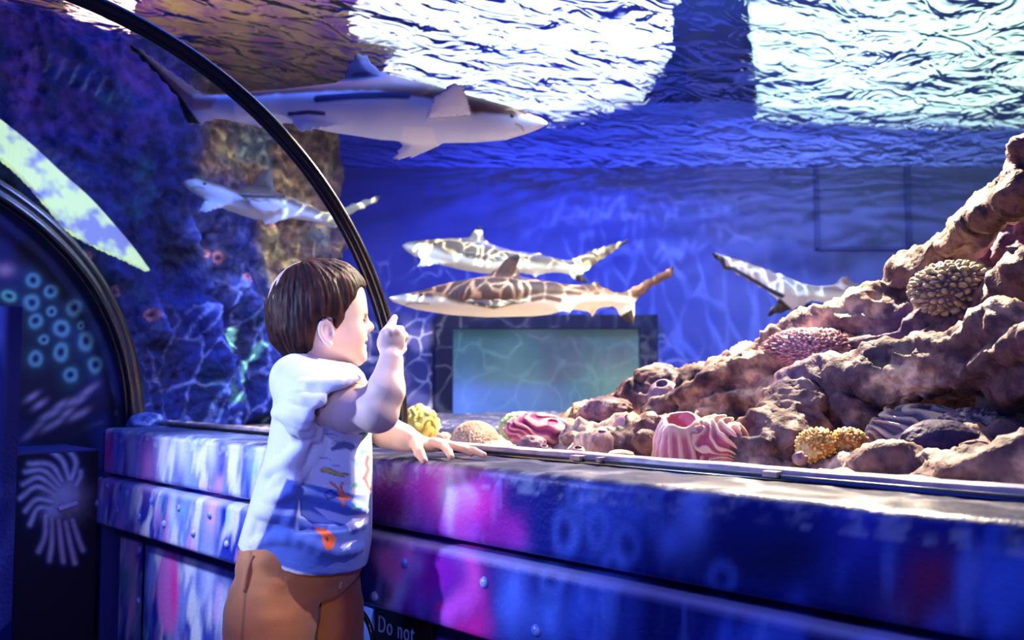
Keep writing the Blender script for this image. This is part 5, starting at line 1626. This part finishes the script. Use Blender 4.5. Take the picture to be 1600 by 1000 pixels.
# folds: raised soft rolls
for P, r in ((((440, 640), (470, 700), (430, 770), (395, 830)), 0.010), (((452, 660), (500, 690), (470, 740), (430, 790), (410, 835)), 0.009), (((485, 668), (450, 648), (428, 645)), 0.008),
             (((455, 620), (500, 625), (550, 605)), 0.008), (((450, 645), (490, 650), (525, 640)), 0.007), (((470, 600), (520, 600), (560, 590)), 0.007),
             (((400, 800), (440, 805), (500, 828), (570, 820)), 0.007), (((420, 780), (470, 770), (540, 790), (575, 800)), 0.006), (((395, 850), (450, 840), (520, 862), (565, 856)), 0.006), (((415, 740), (450, 720), (480, 690)), 0.008)):
    pts = []
    for (x_, y_) in spline(np.array(P, float), 4):
        # find the near surface along the view direction
        best = None
        for d in np.linspace(1.235, 1.40, 56):
            p = K(x_, y_, d); i = ((p - Sf.lo) / hsh).astype(int)
            if (i < 0).any() or (i >= np.array(Sf.phi.shape)).any(): continue
            if Sf.phi[tuple(i)] < 0: best = p; break
        if best is not None: pts.append(best)
    if len(pts) > 2:
        m_ = len(pts); Sf.chain(pts, [r * 0.45 + r * 0.5 * math.sin(math.pi * i / (m_ - 1)) for i in range(m_)], 0.010)
# hollow the hem
Sf.cone(K(468, 905, 1.385), K(474, 885, 1.385), 0.080, 0.076, 0.003, 'cut')
V, Q = Sf.mesh(); V = relax(V, Q, 2, 0.5)
W_ = V @ W3
N_ = normals(V, Q)
fold = fbm(V * np.array([1, 1, 0.5]), 17, 3, 12)
V = V + N_ * (0.0035 * fold)[:, None]
W_ = V @ W3
px, py = pix(W_)
nearface = V[:, 1] < 1.40
c = np.tile(np.array([0.78, 0.78, 0.80]), (len(V), 1))
ZZ = lambda P: np.array([(340 + x * 0.36, 640 + y * 0.36) for x, y in P])
pan = sstep(1.5, -1.5, sd_poly(px, py, ZZ([(300, 300), (600, 370), (672, 362), (690, 720), (600, 760), (340, 700), (165, 640), (165, 610), (200, 540), (240, 440)])))
c = mix(c, pan * nearface, (0.10, 0.17, 0.55))
side = nearface * sstep(452, 462, px + 0.35 * (750 - py) * -1 * 0 - 0.2 * (755 - py) * (py < 755)) * sstep(760, 755, py) * (py > 640)
c = mix(c, side * 0.5, (0.50, 0.56, 0.80))
def paintp(P, k, a=1.0, e=1.2):
    global c
    c = mix(c, sstep(e, -e, sd_poly(px, py, ZZ(P))) * nearface * a, k)
def paintl(P, wd, k, a=1.0):
    global c
    c = mix(c, sstep(wd * 0.36, wd * 0.36 * 0.4, sd_line(px, py, ZZ(P))) * nearface * a, k)
paintp([(230, 430), (310, 435), (400, 440), (470, 470), (520, 500), (450, 495), (330, 462), (240, 455)], (0.55, 0.62, 0.9), 0.7, 3)
paintp([(418, 424), (470, 436), (560, 462), (655, 452), (655, 490), (575, 530), (560, 500), (480, 478)], (0.62, 0.64, 0.86))
paintp([(425, 505), (440, 520), (458, 512), (485, 528), (515, 560), (500, 605), (470, 608), (456, 575), (452, 545), (428, 528), (420, 515)], (0.95, 0.16, 0.04))
paintp([(472, 548), (482, 560), (478, 574), (468, 562)], (0.15, 0.02, 0.06))
paintp([(530, 600), (548, 582), (606, 566), (570, 590), (545, 604)], (0.7, 0.72, 0.9))
paintp([(520, 368), (540, 358), (560, 370), (587, 388), (560, 394), (535, 386)], (0.90, 0.20, 0.08))
for P in ([(535, 368), (520, 340), (490, 315)], [(545, 365), (535, 335), (542, 318)], [(525, 378), (545, 400), (545, 418)]):
    paintl(P, 8, (0.85, 0.18, 0.10))
paintl([(525, 375), (490, 350), (465, 365), (478, 388), (510, 378)], 7, (0.03, 0.05, 0.25))
paintp([(443, 262), (458, 250), (485, 252), (520, 270), (580, 280), (545, 293), (510, 286), (480, 276), (452, 272)], (0.03, 0.04, 0.12))
paintp([(448, 262), (460, 254), (485, 256), (520, 274), (568, 281), (545, 289), (510, 282), (480, 272), (455, 269)], (0.75, 0.50, 0.10))
paintp([(488, 168), (500, 160), (520, 140), (550, 138), (590, 148), (600, 166), (580, 180), (560, 170), (520, 174), (498, 180)], (0.10, 0.13, 0.30))
paintp([(528, 50), (570, 55), (612, 62), (612, 98), (575, 92), (540, 100), (535, 80)], (0.90, 0.45, 0.35))
paintp([(612, 82), (640, 85), (655, 95), (650, 120), (625, 110), (612, 106)], (0.03, 0.12, 0.30)); paintl([(650, 80), (648, 105), (632, 128)], 8, (0.25, 0.6, 0.15))
paintp([(620, 168), (655, 178), (640, 192), (622, 200)], (0.05, 0.3, 0.4))
paintp([(575, 208), (600, 215), (630, 235), (638, 255), (618, 262), (598, 245)], (0.25, 0.5, 0.65)); paintp([(598, 245), (618, 262), (612, 300), (600, 280)], (0.3, 0.6, 0.5), 0.8)
paintp([(585, 318), (605, 315), (615, 328), (600, 342), (588, 335)], (0.15, 0.55, 0.35)); paintl([(588, 330), (578, 345)], 5, (0.15, 0.55, 0.35))
paintl([(652, 205), (645, 235), (655, 260), (640, 300), (652, 330), (660, 345)], 12, (0.55, 0.02, 0.06)); paintl([(655, 260), (632, 300)], 8, (0.5, 0.02, 0.06))
paintl([(590, 430), (610, 418), (655, 412)], 10, (0.15, 0.55, 0.35))
for P in ([(465, 104), (515, 110)], [(440, 208), (490, 215)], [(490, 240), (528, 244)], [(400, 402), (465, 410)], [(495, 148), (515, 136)]):
    paintl(P, 4, (0.10, 0.12, 0.45), 0.7)
# hem and sleeve stitching
c = mix(c, sstep(1.2, 0.3, np.abs(py - np.interp(px, [372, 420, 470, 568], [848, 868, 882, 889]))) * 0.25, (0.3, 0.35, 0.6))
mesh_np('shirt', V @ W3, Q, M_SHIRT, child, c)

# shorts -----------------------------------------------------------------
Pf = Fld((K(335, 0, 1.4)[0], 1.24, 0.24), (K(585, 0, 1.4)[0], 1.53, 0.50), 0.0028)
Pf.ell(K(472, 868, 1.385), (0.092, 0.088, 0.07), None)
Pf.chain([K(436, 885, 1.345), K(422, 960, 1.335), K(415, 1080, 1.33), K(410, 1140, 1.33)], [0.062, 0.064, 0.066, 0.068], 0.012)
Pf.chain([K(500, 885, 1.43), K(508, 960, 1.44), K(508, 1080, 1.445), K(506, 1140, 1.445)], [0.058, 0.058, 0.060, 0.062], 0.010)
Pf.put(lambda x, y, z: z - 0.27, (-9, -9, 0.2), (9, 9, 0.30), 0.004, 'cut')
Pf.cone(K(412, 1150, 1.33), K(412, 1060, 1.33), 0.058, 0.052, 0.004, 'cut'); Pf.cone(K(507, 1150, 1.445), K(507, 1060, 1.445), 0.052, 0.046, 0.004, 'cut')
V, Q = Pf.mesh(); V = relax(V, Q, 2, 0.5); N_ = normals(V, Q)
V = V + N_ * (0.004 * fbm(V * np.array([1, 1, 0.35]), 20, 3, 5) + 0.002 * noise(V * np.array([1, 1, 3]), 22, 6))[:, None]
px, py = pix(V @ W3)
c = np.tile(np.array([0.55, 0.22, 0.08]), (len(V), 1))
c = mix(c, sstep(0, 0.5, fbm(V, 30, 3, 3)) * 0.3, (0.30, 0.10, 0.05))
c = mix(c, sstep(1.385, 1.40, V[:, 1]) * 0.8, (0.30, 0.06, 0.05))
seam = np.exp(-((px - np.interp(py, [870, 920, 1000], [392, 384, 378])) / 2.0) ** 2) * (V[:, 1] < 1.36)
c = mix(c, seam * 0.6, (0.12, 0.04, 0.05))
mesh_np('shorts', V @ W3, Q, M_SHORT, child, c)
pv = [K(396, 868, 1.292), K(388, 890, 1.288), K(382, 925, 1.283)]
v, f = tube([p @ W3 for p in spline(np.array(pv), 5)], 0.003, 8); mesh_np('pocket_edge', v, f, M_SHORT, child, np.tile(np.array([0.42, 0.17, 0.09]), (len(v), 1)))
v, f = tube([p @ W3 for p in spline(np.array([K(530, 896, 1.345), K(533, 908, 1.338), K(531, 920, 1.338)]), 5)], 0.0022, 8); mesh_np('drawstring', v, f, pmat('tan_cord', (0.55, 0.34, 0.2), 0.8), child)
# lower legs and shoes (below the picture)
Lg = Fld((K(380, 0, 1.33)[0] - 0.05, 1.26, 0.03), (K(560, 0, 1.45)[0] + 0.05, 1.53, 0.36), 0.004)
for px_, d in ((412, 1.335), (508, 1.445)):
    t = K(px_, 1100, d); Lg.chain([np.array([t[0], d, 0.35]), np.array([t[0], d, 0.24]), np.array([t[0], d, 0.17]), np.array([t[0], d, 0.06])], [0.042, 0.038, 0.036, 0.026], 0.01)
V, Q = Lg.mesh(); mesh_np('lower_legs', V @ W3, Q, M_SKIN, child, np.tile(np.array([0.82, 0.58, 0.47]), (len(V), 1)))
for px_, d in ((412, 1.335), (508, 1.445)):
    t = K(px_, 1100, d); Sh = Fld((t[0] - 0.07, d - 0.06, -0.004), (t[0] + 0.12, d + 0.06, 0.10), 0.004)
    Sh.chain([np.array([t[0] - 0.02, d, 0.034]), np.array([t[0] + 0.065, d, 0.026])], [0.033, 0.027]); Sh.cone(np.array([t[0], d, 0.05]), np.array([t[0], d, 0.07]), 0.032, 0.030, 0.01)
    Sh.put(lambda x, y, z: z - 0.001, (-9, -9, -0.02), (9, 9, 0.01), 0, 'cut')
    V, Q = Sh.mesh(); mesh_np('shoe', V @ W3, Q, pmat('navy_shoe', (0.03, 0.04, 0.12), 0.6), child)
